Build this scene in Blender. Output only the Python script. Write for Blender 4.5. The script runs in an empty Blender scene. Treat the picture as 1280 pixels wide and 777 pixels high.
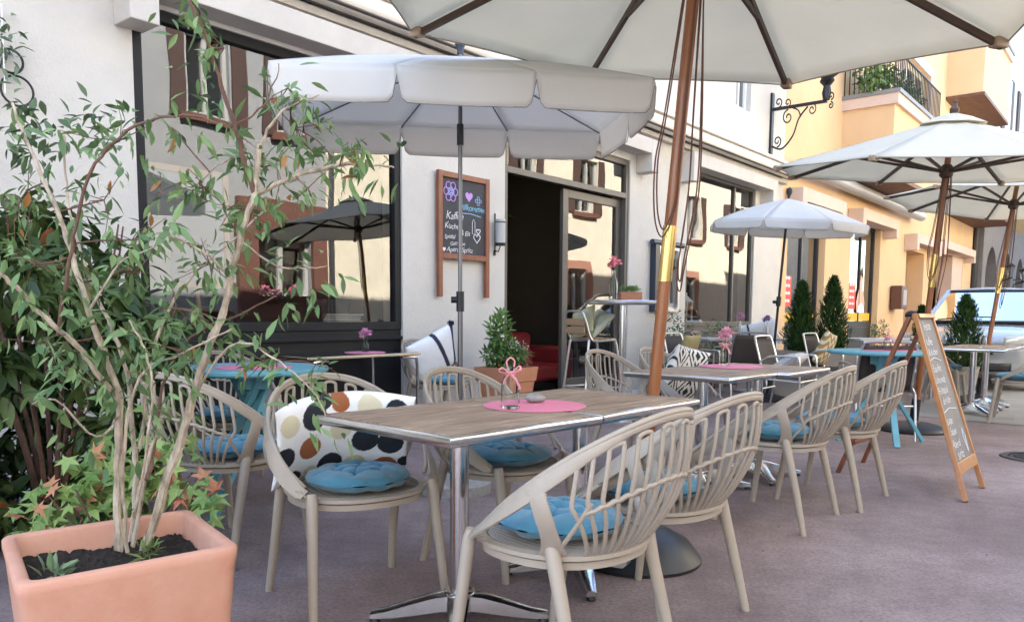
import bpy, math, random
import numpy as np
from mathutils import Vector, Matrix
random.seed(7); RNG=np.random.default_rng(7)
R=math.radians; PI=math.pi
sc=bpy.context.scene; COL=sc.collection

# ------------------------------------------------------------ camera
CF,CCY,CP,CR,CH=975.,480.,.091,.006,1.093
cam=bpy.data.cameras.new('camera'); cam.sensor_fit='HORIZONTAL'; cam.sensor_width=36
cam.lens=CF*36/1280; cam.shift_y=(CCY-388.5)/1280; cam.clip_start=.05; cam.clip_end=900
co=bpy.data.objects.new('camera',cam); COL.objects.link(co)
FW=Vector((0,math.cos(CP),-math.sin(CP))); UP0=Vector((0,math.sin(CP),math.cos(CP))); RT0=Vector((1,0,0))
RT=RT0*math.cos(CR)+UP0*math.sin(CR); UP=-RT0*math.sin(CR)+UP0*math.cos(CR)
m=Matrix((RT,UP,-FW)).transposed().to_4x4(); m.translation=Vector((0,0,CH)); co.matrix_world=m
sc.camera=co

# ------------------------------------------------------------ facade frame
FA=.883
D=Vector((math.cos(FA),math.sin(FA),0)); N=Vector((D.y,-D.x,0))       # along the street, out of the wall
P0=Vector((-2.012,6.265,0))
def fp(t,z=0,o=0): return P0+D*t+N*o+Vector((0,0,z))

# ------------------------------------------------------------ world, sun, exposure
EL=R(43); trav=(N*.92+D*.38).normalized()          # horizontal direction the sunlight travels
w=bpy.data.worlds.new('World'); sc.world=w; w.use_nodes=True
nt=w.node_tree; nt.nodes.clear()
sky=nt.nodes.new('ShaderNodeTexSky'); sky.sky_type='NISHITA'; sky.sun_disc=False
sky.sun_elevation=EL; sd=-trav; sky.sun_rotation=math.atan2(sd.x,sd.y); sky.air_density=1.0; sky.dust_density=1.0; sky.ozone_density=1.0
bg=nt.nodes.new('ShaderNodeBackground'); bg.inputs[1].default_value=.142
ow=nt.nodes.new('ShaderNodeOutputWorld'); nt.links.new(sky.outputs[0],bg.inputs[0]); nt.links.new(bg.outputs[0],ow.inputs[0])
sl=bpy.data.lights.new('sun','SUN'); sl.energy=5.0; sl.angle=R(.5); sl.color=(1,.93,.82)
so=bpy.data.objects.new('sun',sl); COL.objects.link(so)
dirv=(trav*math.cos(EL)-Vector((0,0,math.sin(EL)))); so.rotation_euler=dirv.to_track_quat('-Z','Y').to_euler()
sc.view_settings.view_transform='Standard'; sc.view_settings.look='None'
sc.view_settings.exposure=2.86; sc.view_settings.gamma=1; sc.view_settings.use_curve_mapping=False
sc.render.engine='CYCLES'
try:
    sc.cycles.max_bounces=8; sc.cycles.diffuse_bounces=5; sc.cycles.transparent_max_bounces=16
except Exception: pass

# ------------------------------------------------------------ materials
MATS={}
def mat(name,col,rough=.6,metal=0,var=0,scale=8,bump=0,bscale=None,spec=.5,attr=False,transl=0,col2=None,coat=0,stretch=None,sheen=0):
    if name in MATS: return MATS[name]
    M=bpy.data.materials.new(name); M.use_nodes=True; t=M.node_tree; n=t.nodes; L=t.links
    p=n['Principled BSDF']; out=n['Material Output']
    p.inputs['Roughness'].default_value=rough; p.inputs['Metallic'].default_value=metal
    p.inputs['Specular IOR Level'].default_value=spec; p.inputs['Coat Weight'].default_value=coat
    if sheen: p.inputs['Sheen Weight'].default_value=sheen
    c=(*col,1)
    p.inputs['Base Color'].default_value=c
    tc=n.new('ShaderNodeTexCoord'); vec=tc.outputs['Object']
    if stretch:
        mp=n.new('ShaderNodeMapping'); mp.inputs['Scale'].default_value=stretch; L.new(vec,mp.inputs[0]); vec=mp.outputs[0]
    src=None
    if attr:
        a=n.new('ShaderNodeAttribute'); a.attribute_name='Col'; src=a.outputs['Color']
    if var or col2:
        ns=n.new('ShaderNodeTexNoise'); ns.inputs['Scale'].default_value=scale; ns.inputs['Detail'].default_value=6; ns.inputs['Roughness'].default_value=.65
        L.new(vec,ns.inputs[0])
        rp=n.new('ShaderNodeMapRange'); rp.inputs[1].default_value=.3; rp.inputs[2].default_value=.7; L.new(ns.outputs[0],rp.inputs[0])
        mx=n.new('ShaderNodeMix'); mx.data_type='RGBA'; L.new(rp.outputs[0],mx.inputs[0])
        if src:
            mm=n.new('ShaderNodeMix'); mm.data_type='RGBA'; mm.blend_type='MULTIPLY'; mm.inputs[0].default_value=1
            mx.inputs[6].default_value=(1-var,1-var,1-var,1); mx.inputs[7].default_value=(1,1,1,1)
            L.new(src,mm.inputs[6]); L.new(mx.outputs[2],mm.inputs[7]); src=mm.outputs[2]
        else:
            c2=col2 if col2 else tuple(x*(1-var) for x in col)
            mx.inputs[6].default_value=(*c2,1); mx.inputs[7].default_value=c; src=mx.outputs[2]
        rr=n.new('ShaderNodeMapRange'); rr.inputs[3].default_value=min(1,rough*1.12); rr.inputs[4].default_value=rough*.88; L.new(ns.outputs[0],rr.inputs[0]); L.new(rr.outputs[0],p.inputs['Roughness'])
    if src: L.new(src,p.inputs['Base Color'])
    if bump:
        b=n.new('ShaderNodeBump'); b.inputs['Strength'].default_value=min(1,bump); b.inputs['Distance'].default_value=.01
        nb=n.new('ShaderNodeTexNoise'); nb.inputs['Scale'].default_value=bscale or scale*6; nb.inputs['Detail'].default_value=4
        L.new(vec,nb.inputs[0]); L.new(nb.outputs[0],b.inputs['Height']); L.new(b.outputs[0],p.inputs['Normal'])
    if transl:
        tr=n.new('ShaderNodeBsdfTranslucent'); ms=n.new('ShaderNodeMixShader'); ms.inputs[0].default_value=transl
        if src: L.new(src,tr.inputs[0])
        else: tr.inputs[0].default_value=c
        L.new(p.outputs[0],ms.inputs[1]); L.new(tr.outputs[0],ms.inputs[2]); L.new(ms.outputs[0],out.inputs[0])
    MATS[name]=M; return M
def glassmat(name,refl,tint=(1,1,1),wavy=0):
    M=bpy.data.materials.new(name); M.use_nodes=True; t=M.node_tree; n=t.nodes; L=t.links; n.clear()
    out=n.new('ShaderNodeOutputMaterial'); g=n.new('ShaderNodeBsdfGlossy'); g.inputs['Roughness'].default_value=.0
    tr=n.new('ShaderNodeBsdfTransparent'); tr.inputs[0].default_value=(*tint,1)
    ms=n.new('ShaderNodeMixShader'); lw=n.new('ShaderNodeFresnel'); lw.inputs[0].default_value=1.5
    mr=n.new('ShaderNodeMapRange'); mr.inputs[1].default_value=.04; mr.inputs[2].default_value=1; mr.inputs[3].default_value=refl; mr.inputs[4].default_value=1
    L.new(lw.outputs[0],mr.inputs[0]); L.new(mr.outputs[0],ms.inputs[0]); L.new(tr.outputs[0],ms.inputs[1]); L.new(g.outputs[0],ms.inputs[2]); L.new(ms.outputs[0],out.inputs[0])
    if wavy:
        tc=n.new('ShaderNodeTexCoord'); ns=n.new('ShaderNodeTexNoise'); ns.inputs['Scale'].default_value=1.3; ns.inputs['Detail'].default_value=1
        b=n.new('ShaderNodeBump'); b.inputs['Strength'].default_value=wavy; b.inputs['Distance'].default_value=.02
        L.new(tc.outputs['Object'],ns.inputs[0]); L.new(ns.outputs[0],b.inputs['Height']); L.new(b.outputs[0],g.inputs['Normal'])
    MATS[name]=M; return M
def clearglass():
    M=bpy.data.materials.new('bottle_glass'); M.use_nodes=True; p=M.node_tree.nodes['Principled BSDF']
    p.inputs['Transmission Weight'].default_value=1; p.inputs['Roughness'].default_value=.02; p.inputs['IOR'].default_value=1.2; p.inputs['Base Color'].default_value=(.97,.98,.98,1)
    return M
def emis(name,col,s):
    M=bpy.data.materials.new(name); M.use_nodes=True; p=M.node_tree.nodes['Principled BSDF']
    p.inputs['Emission Color'].default_value=(*col,1); p.inputs['Emission Strength'].default_value=s; return M
PLASTER=mat('white_plaster',(.57,.545,.50),.9,var=.13,scale=1.6,bump=.55,bscale=55)
CONC=mat('painted_lintel',(.56,.52,.47),.85,var=.14,scale=3,bump=.3,bscale=60)
ORANGE=mat('orange_plaster',(.68,.465,.265),.9,var=.10,scale=1.2,bump=.4,bscale=40)
PINKB=mat('pinkish_stone_trim',(.62,.47,.39),.85,var=.08,scale=3,bump=.2)
BLACKF=mat('black_window_frame',(.009,.010,.012),.55,spec=.3,var=.3,scale=5)
BROWNF=mat('grey_brown_frame',(.085,.075,.065),.4,var=.15,scale=5)
GLASS=glassmat('shop_glass',.17,(.8,.84,.84),.12)
TGLASS=glassmat('table_glass',.12,(.35,.35,.35))
CARGLASS=glassmat('car_glass',.5,(.12,.14,.14))
TAUPE=mat('taupe_plastic',(.36,.305,.245),.48,var=.12,scale=9,bump=.06,bscale=180)
BLUEC=mat('blue_cushion_cloth',(.045,.19,.275),.9,var=.15,scale=25,bump=.35,bscale=300,sheen=.3)
CHROME=mat('chrome',(.72,.72,.72),.16,1,var=.12,scale=14,bump=.04)
ALU=mat('brushed_aluminium',(.62,.63,.64),.3,1,var=.1,scale=12)
BRASS=mat('brass',(.78,.56,.2),.25,1,var=.15,scale=20)
WOODP=mat('umbrella_pole_wood',(.29,.098,.026),.42,var=.35,scale=5,stretch=(6,6,.8),coat=.3)
DARKW=mat('dark_rib_wood',(.075,.04,.022),.5,var=.3,scale=8)
ORW=mat('orange_wood',(.42,.17,.045),.45,var=.3,scale=6,stretch=(5,5,1),coat=.2)
REDW=mat('red_brown_wood',(.24,.078,.035),.5,var=.3,scale=6,stretch=(5,5,1))
CANV=mat('cream_canvas',(.86,.82,.71),.9,transl=.52,var=.06,scale=3,bump=.45,bscale=5)
CANV2=mat('grey_white_canvas',(.85,.83,.79),.9,transl=.48,var=.05,scale=3,bump=.4,bscale=6)
BLACKP=mat('black_plastic',(.012,.014,.018),.45,var=.2,scale=8)
DKMET=mat('dark_metal',(.03,.03,.034),.4,.6,var=.2,scale=8)
GREYPOLE=mat('grey_pole_metal',(.16,.16,.17),.35,.8)
TERRA=mat('terracotta',(.50,.235,.155),.85,var=.16,scale=7,bump=.15,bscale=60,col2=(.55,.31,.225))
TERRA2=mat('brown_terracotta',(.36,.16,.09),.8,var=.12,scale=8,bump=.2)
SOIL=mat('soil',(.022,.015,.011),1,var=.6,scale=30,bump=1,bscale=60)
PINK=mat('pink_placemat',(.70,.22,.33),.85,var=.08,scale=60,bump=.5,bscale=240)
BLUET=mat('light_blue_paint',(.125,.36,.44),.5,var=.12,scale=5,bump=.05)
LEAF=mat('leaf',(.1,.2,.05),.42,attr=True,transl=.22,spec=.35)
BARK=mat('pale_bark',(.58,.49,.38),.9,var=.5,scale=38,bump=1,bscale=60,stretch=(1,1,.3),col2=(.16,.12,.08))
BARK2=mat('red_bark',(.16,.085,.06),.8,var=.4,scale=14,bump=.6,bscale=50)
FABA=mat('patterned_cloth',(1,1,1),.92,attr=True,bump=.35,bscale=320,var=.08,scale=20)
WHITEC=mat('white_paint',(.78,.78,.76),.5)
DARKROOM=mat('dark_interior',(.06,.05,.045),.9)
RED=mat('red_leather',(.22,.02,.024),.45,var=.2,scale=6)
STONE=mat('pebble_grey',(.33,.32,.31),.7,var=.35,scale=40,bump=.3)
CHALKB=mat('chalkboard',(.045,.045,.05),.75,var=.3,scale=9)
CHALKG=mat('grey_chalkboard',(.20,.19,.185),.7,var=.2,scale=9)
CHALK=mat('white_chalk',(.75,.75,.75),.95,var=.25,scale=200)
SLING=mat('dark_mesh_sling',(.045,.033,.03),.7,var=.2,scale=40)
SLATW=mat('tan_slat_wood',(.40,.25,.14),.55,var=.25,scale=9,stretch=(1,6,6))
GL=clearglass()

# ground
def groundmat():
    M=bpy.data.materials.new('purple_asphalt'); M.use_nodes=True; t=M.node_tree; n=t.nodes; L=t.links; p=n['Principled BSDF']
    tc=n.new('ShaderNodeTexCoord'); p.inputs['Roughness'].default_value=.72
    def noise(s,d=5,r=.6):
        x=n.new('ShaderNodeTexNoise'); x.inputs['Scale'].default_value=s; x.inputs['Detail'].default_value=d; x.inputs['Roughness'].default_value=r; L.new(tc.outputs['Object'],x.inputs[0]); return x
    a=noise(.9); b=noise(62,4,.85); c=noise(7,6,.7)
    r1=n.new('ShaderNodeValToRGB'); r1.color_ramp.elements[0].position=.36; r1.color_ramp.elements[1].position=.64
    r1.color_ramp.elements[0].color=(.165,.120,.116,1); r1.color_ramp.elements[1].color=(.285,.222,.218,1); L.new(a.outputs[0],r1.inputs[0])
    r2=n.new('ShaderNodeValToRGB'); r2.color_ramp.elements[0].position=.36; r2.color_ramp.elements[1].position=.56
    r2.color_ramp.elements[0].color=(.66,.64,.64,1); r2.color_ramp.elements[1].color=(1.15,1.15,1.15,1); L.new(b.outputs[0],r2.inputs[0])
    r3=n.new('ShaderNodeValToRGB'); r3.color_ramp.elements[0].position=.3; r3.color_ramp.elements[1].position=.6
    r3.color_ramp.elements[0].color=(.72,.70,.70,1); r3.color_ramp.elements[1].color=(1,1,1,1); L.new(c.outputs[0],r3.inputs[0])
    m1=n.new('ShaderNodeMix'); m1.data_type='RGBA'; m1.blend_type='MULTIPLY'; m1.inputs[0].default_value=1
    m2=n.new('ShaderNodeMix'); m2.data_type='RGBA'; m2.blend_type='MULTIPLY'; m2.inputs[0].default_value=1
    L.new(r1.outputs[0],m1.inputs[6]); L.new(r2.outputs[0],m1.inputs[7]); L.new(m1.outputs[2],m2.inputs[6]); L.new(r3.outputs[0],m2.inputs[7])
    # scattered pale specks
    v=n.new('ShaderNodeTexVoronoi'); v.inputs['Scale'].default_value=16; L.new(tc.outputs['Object'],v.inputs[0])
    lt=n.new('ShaderNodeMath'); lt.operation='LESS_THAN'; lt.inputs[1].default_value=.045; L.new(v.outputs['Distance'],lt.inputs[0])
    m3=n.new('ShaderNodeMix'); m3.data_type='RGBA'; m3.inputs[7].default_value=(.36,.33,.3,1); L.new(lt.outputs[0],m3.inputs[0]); L.new(m2.outputs[2],m3.inputs[6])
    L.new(m3.outputs[2],p.inputs['Base Color'])
    bp=n.new('ShaderNodeBump'); bp.inputs['Strength'].default_value=.4; bp.inputs['Distance'].default_value=.006; L.new(b.outputs[0],bp.inputs['Height']); L.new(bp.outputs[0],p.inputs['Normal'])
    return M
def plankmat():
    M=bpy.data.materials.new('weathered_wood'); M.use_nodes=True; t=M.node_tree; n=t.nodes; L=t.links; p=n['Principled BSDF']
    tc=n.new('ShaderNodeTexCoord'); mp=n.new('ShaderNodeMapping'); mp.inputs['Scale'].default_value=(2.2,30,4); L.new(tc.outputs['Object'],mp.inputs[0])
    x=n.new('ShaderNodeTexNoise'); x.inputs['Scale'].default_value=2.2; x.inputs['Detail'].default_value=8; x.inputs['Roughness'].default_value=.7; L.new(mp.outputs[0],x.inputs[0])
    r=n.new('ShaderNodeValToRGB'); e=r.color_ramp.elements; e[0].position=.28; e[1].position=.72; e[0].color=(.085,.052,.034,1); e[1].color=(.40,.30,.215,1)
    k=e.new(.5); k.color=(.235,.165,.112,1); L.new(x.outputs[0],r.inputs[0])
    y=n.new('ShaderNodeTexNoise'); y.inputs['Scale'].default_value=4; y.inputs['Detail'].default_value=3; L.new(tc.outputs['Object'],y.inputs[0])
    mx=n.new('ShaderNodeMix'); mx.data_type='RGBA'; mx.blend_type='MULTIPLY'; mx.inputs[0].default_value=.6
    L.new(r.outputs[0],mx.inputs[6]); L.new(y.outputs[0],mx.inputs[7])
    hs=n.new('ShaderNodeHueSaturation'); hs.inputs['Value'].default_value=1.55; hs.inputs['Saturation'].default_value=.95; L.new(mx.outputs[2],hs.inputs['Color']); L.new(hs.outputs[0],p.inputs['Base Color'])
    p.inputs['Roughness'].default_value=.7
    b=n.new('ShaderNodeBump'); b.inputs['Strength'].default_value=.4; b.inputs['Distance'].default_value=.003; L.new(x.outputs[0],b.inputs['Height']); L.new(b.outputs[0],p.inputs['Normal'])
    return M
PLANK=plankmat()

# ------------------------------------------------------------ mesh builder
class MB:
    def __init__(s): s.v=[]; s.f=[]; s.c=[]; s.mi=[]; s.cur=0
    def add(s,vs,fs,col=None):
        b=len(s.v); s.v+= [tuple(x) for x in vs]; s.f+=[tuple(i+b for i in f) for f in fs]; s.mi+=[s.cur]*len(fs)
        s.c+=[col or (1,1,1)]*len(vs)
    def box(s,c,d,rz=0,M=None):
        hx,hy,hz=d[0]/2,d[1]/2,d[2]/2
        vs=[Vector((x,y,z)) for z in(-hz,hz) for x,y in((-hx,-hy),(hx,-hy),(hx,hy),(-hx,hy))]
        if rz: q=Matrix.Rotation(rz,3,'Z'); vs=[q@v for v in vs]
        if M: vs=[M@v for v in vs]
        vs=[v+Vector(c) for v in vs]
        s.add(vs,[(3,2,1,0),(4,5,6,7),(0,1,5,4),(1,2,6,5),(2,3,7,6),(3,0,4,7)])
    def bar(s,a,b,w,h,upv=(0,0,1)):
        a=Vector(a);b=Vector(b);t=(b-a).normalized();u=Vector(upv)
        if abs(t.dot(u))>.98:u=Vector((0,1,0))
        x=t.cross(u).normalized();y=x.cross(t)
        vs=[p+x*i*w/2+y*j*h/2 for p in(a,b) for i,j in((-1,-1),(1,-1),(1,1),(-1,1))]
        s.add(vs,[(3,2,1,0),(4,5,6,7),(0,1,5,4),(1,2,6,5),(2,3,7,6),(3,0,4,7)])
    def tube(s,P,r,n=8,flat=1.,upv=None,cap=True):
        P=[Vector(p) for p in P]; m=len(P)
        if not isinstance(r,(list,tuple)): r=[r]*m
        elif len(r)!=m: r=[r[0]+(r[-1]-r[0])*i/(m-1) for i in range(m)]
        vs=[];prev=None
        for i,p in enumerate(P):
            t=(P[min(i+1,m-1)]-P[max(i-1,0)]).normalized()
            if upv is not None:
                u=Vector(upv[i] if isinstance(upv,list) else upv); x=(u-t*u.dot(t))
                x=x.normalized() if x.length>1e-5 else t.orthogonal().normalized()
            elif prev is None: x=t.orthogonal().normalized()
            else:
                x=prev-t*prev.dot(t); x=x.normalized() if x.length>1e-6 else t.orthogonal().normalized()
            prev=x;y=t.cross(x)
            for k in range(n):
                a=2*PI*k/n; vs.append(p+x*math.cos(a)*r[i]*flat+y*math.sin(a)*r[i])
        fs=[(i*n+k,i*n+(k+1)%n,(i+1)*n+(k+1)%n,(i+1)*n+k) for i in range(m-1) for k in range(n)]
        if cap: fs+= [tuple(range(n))[::-1],tuple((m-1)*n+k for k in range(n))]
        s.add(vs,fs)
    def lathe(s,prof,c=(0,0,0),n=24,M=None):
        vs=[];c=Vector(c)
        for r,z in prof:
            for k in range(n):
                a=2*PI*k/n; v=Vector((r*math.cos(a),r*math.sin(a),z)); v=M@v if M else v; vs.append(v+c)
        m=len(prof); fs=[(i*n+k,i*n+(k+1)%n,(i+1)*n+(k+1)%n,(i+1)*n+k) for i in range(m-1) for k in range(n)]
        if prof[0][0]>1e-6: fs.append(tuple(range(n))[::-1])
        if prof[-1][0]>1e-6: fs.append(tuple((m-1)*n+k for k in range(n)))
        s.add(vs,fs)
    def prism(s,poly,z0,z1,T=None):
        n=len(poly); vs=[Vector((x,y,z0)) for x,y in poly]+[Vector((x,y,z1)) for x,y in poly]
        if T: vs=[T(v) for v in vs]
        s.add(vs,[tuple(range(n))[::-1],tuple(range(n,2*n))]+[(i,(i+1)%n,n+(i+1)%n,n+i) for i in range(n)])
    def grid(s,fn,nu,nv,colf=None,wrap=False):
        b=len(s.v)
        for i in range(nu+1):
            for j in range(nv+1):
                u,v=i/nu,j/nv; s.v.append(tuple(fn(u,v))); s.c.append(colf(u,v) if colf else (1,1,1))
        for i in range(nu):
            for j in range(nv):
                a=b+i*(nv+1)+j; s.f.append((a,a+nv+1,a+nv+2,a+1)); s.mi.append(s.cur)
    def fb(s,t0,t1,z0,z1,o0,o1):   # box in the facade's frame
        vs=[fp(t,z,o) for z in(z0,z1) for t,o in((t0,o0),(t1,o0),(t1,o1),(t0,o1))]
        s.add(vs,[(0,1,2,3),(7,6,5,4),(4,5,1,0),(5,6,2,1),(6,7,3,2),(7,4,0,3)])
    def build(s,name,material,parent=None,loc=None,smooth=True,bevel=0,solid=0,sub=0,ang=35):
        me=bpy.data.meshes.new(name); me.from_pydata(s.v,[],s.f); me.validate(); 
        mm=material if isinstance(material,(list,tuple)) else [material]
        for x in mm: me.materials.append(x)
        if len(mm)>1: me.polygons.foreach_set('material_index',s.mi[:len(me.polygons)])
        if any(x.name in('leaf','patterned_cloth') for x in mm):
            at=me.color_attributes.new('Col','FLOAT_COLOR','POINT'); arr=np.ones((len(s.v),4),dtype=np.float32); arr[:,:3]=np.array(s.c,dtype=np.float32); at.data.foreach_set('color',arr.ravel())
        o=bpy.data.objects.new(name,me); COL.objects.link(o)
        if smooth:
            me.polygons.foreach_set('use_smooth',[True]*len(me.polygons)); me.set_sharp_from_angle(angle=R(ang))
        if loc is not None: o.location=loc
        if parent: o.parent=parent
        if solid: q=o.modifiers.new('s','SOLIDIFY'); q.thickness=solid; q.offset=0
        if bevel: q=o.modifiers.new('b','BEVEL'); q.width=bevel; q.segments=2; q.limit_method='ANGLE'; q.angle_limit=R(40)
        if sub: q=o.modifiers.new('u','SUBSURF'); q.levels=sub; q.render_levels=sub
        return o
def tag(o,label,cat,group=None):
    o['label']=label; o['category']=cat
    if group: o['group']=group
    return o
def thing(name,label,cat,loc=(0,0,0),rz=0,group=None):
    o=bpy.data.objects.new(name,None); o.empty_display_size=.1; COL.objects.link(o); o.location=loc; o.rotation_euler=(0,0,rz)
    return tag(o,label,cat,group)
def struct(o): o['kind']='structure'; return o
def dup(root,loc,rz,label,group=None,scale=None):
    def cp(o,par):
        c=o.copy(); COL.objects.link(c); c.parent=par
        for ch in list(o.children): cp(ch,c)
        return c
    r=cp(root,None); r.location=loc; r.rotation_euler=(0,0,rz); r['label']=label
    if scale: r.scale=(scale,)*3
    if group: r['group']=group
    return r
def part(parent,name,m,fn,**k):
    b=MB(); fn(b); return b.build(name,m,parent,**k)
def face(dx,dy): return math.atan2(-dx,dy)      # rotation that turns local +y to (dx,dy)
FN=face(N.x,N.y); FNB=face(-N.x,-N.y); FD=face(D.x,D.y); FDB=face(-D.x,-D.y)

# ------------------------------------------------------------ ground
b=MB(); b.grid(lambda u,v:(-90+u*180,-60+v*180,0),30,30); g=struct(b.build('ground',groundmat(),smooth=False))
GRAV=mat('gravel',(.24,.24,.26),.95,var=.75,scale=55,bump=1,bscale=60)
b=MB(); b.add([fp(-8,.004,.0),fp(11.1,.004,0),fp(11.1,.004,.30),fp(-8,.004,.30)],[(3,2,1,0)]); struct(b.build('gravel_strip',GRAV))
PAVE=mat('pale_grey_road',(.27,.265,.262),.9,var=.2,scale=3,bump=.4,bscale=90)
b=MB(); b.add([fp(5.75,.004,3.3),fp(5.45,.004,8.3),fp(60,.004,8.3),fp(60,.004,3.3)],[(0,1,2,3)]); struct(b.build('road',PAVE))
# manhole
t=thing('manhole_cover','round dark iron drain cover set in the purple asphalt','manhole cover',(4.08,5.95,0))
IRON=mat('cast_iron',(.05,.048,.046),.6,.5,var=.4,scale=20)
part(t,'rim',IRON,lambda b:b.lathe([(.21,.001),(.21,.009),(.26,.009),(.27,.001)],n=36))
def mh(b):
    b.lathe([(.0,.004),(.2,.004),(.2,.002)],n=36)
    for i in range(-4,5):
        L=math.sqrt(max(0,.17**2-(i*.04)**2)); b.box((0,i*.04,.006),(2*L,.018,.006))
part(t,'lid',IRON,mh)

def grit(b):
    for i in range(520):
        if i<300: p=fp(RNG.random()*14-3,0,.28+abs(RNG.normal())*.5)
        else: p=Vector((RNG.random()*6-1.5,1.9+RNG.random()*6,0))
        if (p-P0).dot(N)<.05: continue
        r=.0018+.004*RNG.random()**2; a=RNG.random()*6; q=[p+Vector((r*math.cos(a+k*1.57)*(.7+.6*RNG.random()),r*math.sin(a+k*1.57),0)) for k in range(4)]
        b.add(q+[p+Vector((0,0,r*.9))],[(0,1,4),(1,2,4),(2,3,4),(3,0,4)])
o=part(None,'grit',mat('grit',(.22,.19,.165),.9,var=.7,scale=30),grit,smooth=False); o['kind']='stuff'
# ------------------------------------------------------------ cafe building
HB=9.2; T0=-9; TC=11.12
cafe=thing('cafe_building','long white plastered cafe front with big dark framed shop windows and open door','building',(0,0,0))
def segs(b,t0,t1,z0,z1,holes,o0=-.28,o1=0):
    ts=sorted({t0,t1}|{h[0] for h in holes}|{h[1] for h in holes})
    for a,c in zip(ts,ts[1:]):
        hs=sorted([h for h in holes if h[0]<=a+1e-6 and h[1]>=c-1e-6],key=lambda h:h[2])
        z=z0
        for h in hs:
            if h[2]>z+1e-6: b.fb(a,c,z,h[2],o0,o1)
            z=h[3]
        if z<z1-1e-6: b.fb(a,c,z,z1,o0,o1)
HOLES=[(-.95,1.53,0,3.2),(3.03,5.63,0,3.12),(7.29,9.85,.0,3.28)]
UPW=[(8.9,9.5,4.5,6.0),(5.6,6.6,4.5,6.0),(1.9,2.9,4.5,6.0),(-2,-1,4.5,6.0)]
part(cafe,'wall',PLASTER,lambda b:segs(b,T0,TC,0,HB,HOLES+UPW),smooth=False)
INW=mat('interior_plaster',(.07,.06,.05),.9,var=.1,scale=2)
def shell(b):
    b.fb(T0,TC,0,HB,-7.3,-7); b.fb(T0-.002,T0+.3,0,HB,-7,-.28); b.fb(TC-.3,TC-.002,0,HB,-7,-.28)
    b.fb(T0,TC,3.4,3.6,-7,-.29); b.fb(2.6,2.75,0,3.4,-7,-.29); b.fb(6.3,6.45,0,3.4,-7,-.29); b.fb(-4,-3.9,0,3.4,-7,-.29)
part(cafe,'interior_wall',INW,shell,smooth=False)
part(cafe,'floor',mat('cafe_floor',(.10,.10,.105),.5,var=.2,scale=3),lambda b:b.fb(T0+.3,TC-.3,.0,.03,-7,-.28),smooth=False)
ROOFT=mat('roof_tile',(.2,.09,.06),.85,var=.3,scale=8)
part(cafe,'roof',ROOFT,lambda b:(b.fb(T0-.2,TC,HB,HB+.25,-7.5,.55)),smooth=False)
for t0,t1,z in((-1.07,1.62,3.0),(2.95,5.98,2.98),(7.0,10.25,3.02)):
    def lin(b):
        b.fb(t0+.2,t1-.2,z+.23,z+.42,0,.24); b.fb(t0,t0+.2,z,z+.42,.0,.24); b.fb(t1-.2,t1,z,z+.42,0,.24)
    part(cafe,'lintel',CONC,lin,bevel=.008,smooth=False)
def pav(b): b.fb(T0,TC,3.5,3.56,0,.10)
part(cafe,'ledge',CONC,pav,smooth=False)
AWN=mat('cream_awning_case',(.70,.66,.58),.5,var=.05,scale=4)
aw=part(cafe,'awning_case',AWN,lambda b:(b.tube([fp(T0,3.66,.2),fp(TC,3.66,.2)],.1,14,1.0),b.fb(T0,TC,3.76,3.80,.0,.30)))
part(aw,'shade_line',mat('dark_shade_strip',(.12,.1,.09),.8),lambda b:b.fb(T0,TC-.02,3.575,3.587,.10,.30),smooth=False)  # dark strip painted in as the shade line under the awning case
# left window
def window(parent,t0,t1,z0,z1,fr,fw=.075,bars=(),o=-.10,gl=GLASS,name='window',low=None):
    def f(b):
        b.fb(t0,t0+fw,z0,z1,o-.04,o+.04); b.fb(t1-fw,t1,z0,z1,o-.04,o+.04); b.fb(t0+fw,t1-fw,z1-fw,z1,o-.04,o+.04); b.fb(t0+fw,t1-fw,z0,z0+fw,o-.04,o+.04)
        for x in bars: b.fb(x-fw*.35,x+fw*.35,z0+fw,z1-fw,o-.035,o+.035)
        if low: b.fb(t0,t1,0.03,z0-.002,o-.05,o+.03); b.fb(t0,t1,z0-.09,z0-.06,o+.031,o+.06)
    W=part(parent,name,fr,f,smooth=False,bevel=.004)
    part(W,'pane',gl,lambda b:b.add([fp(t0+fw,z0+fw,o),fp(t1-fw,z0+fw,o),fp(t1-fw,z1-fw,o),fp(t0+fw,z1-fw,o)],[(0,1,2,3)]),smooth=False)
    return W
window(cafe,-.95,1.53,.93,3.2,BLACKF,.075,(),-.06,low=1)
window(cafe,7.29,9.85,.90,3.28,BROWNF,.07,(9.05,),-.06,low=1)
window(cafe,3.03,5.63,2.62,3.12,BROWNF,.07,(),-.06,name='transom_window')
for q0,q1 in((3.03,3.10),(5.56,5.63)): part(cafe,'door_jamb',BROWNF,lambda b:b.fb(q0,q1,.03,2.62,-.10,-.02),smooth=False,bevel=.004)
def leaf(b):
    b.fb(4.25,4.36,.03,2.6,-.15,-.10); b.fb(5.46,5.555,.03,2.6,-.15,-.10); b.fb(4.36,5.46,2.5,2.6,-.15,-.10); b.fb(4.36,5.46,.03,.28,-.15,-.10)
dl=part(cafe,'door',BROWNF,leaf,smooth=False,bevel=.004)
part(dl,'pane',GLASS,lambda b:b.add([fp(4.36,.28,-.125),fp(5.46,.28,-.125),fp(5.46,2.5,-.125),fp(4.36,2.5,-.125)],[(0,1,2,3)]),smooth=False)
part(cafe,'threshold',mat('grey_stone_step',(.42,.41,.39),.8,var=.15,scale=6),lambda b:b.fb(2.9,5.75,.0,.06,.0,.34),bevel=.01,smooth=False)
DKGL=glassmat('dark_window_glass',.3,(.05,.06,.06))
SHUT=mat('brown_shutter',(.085,.05,.042),.7,var=.15,scale=6)
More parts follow.
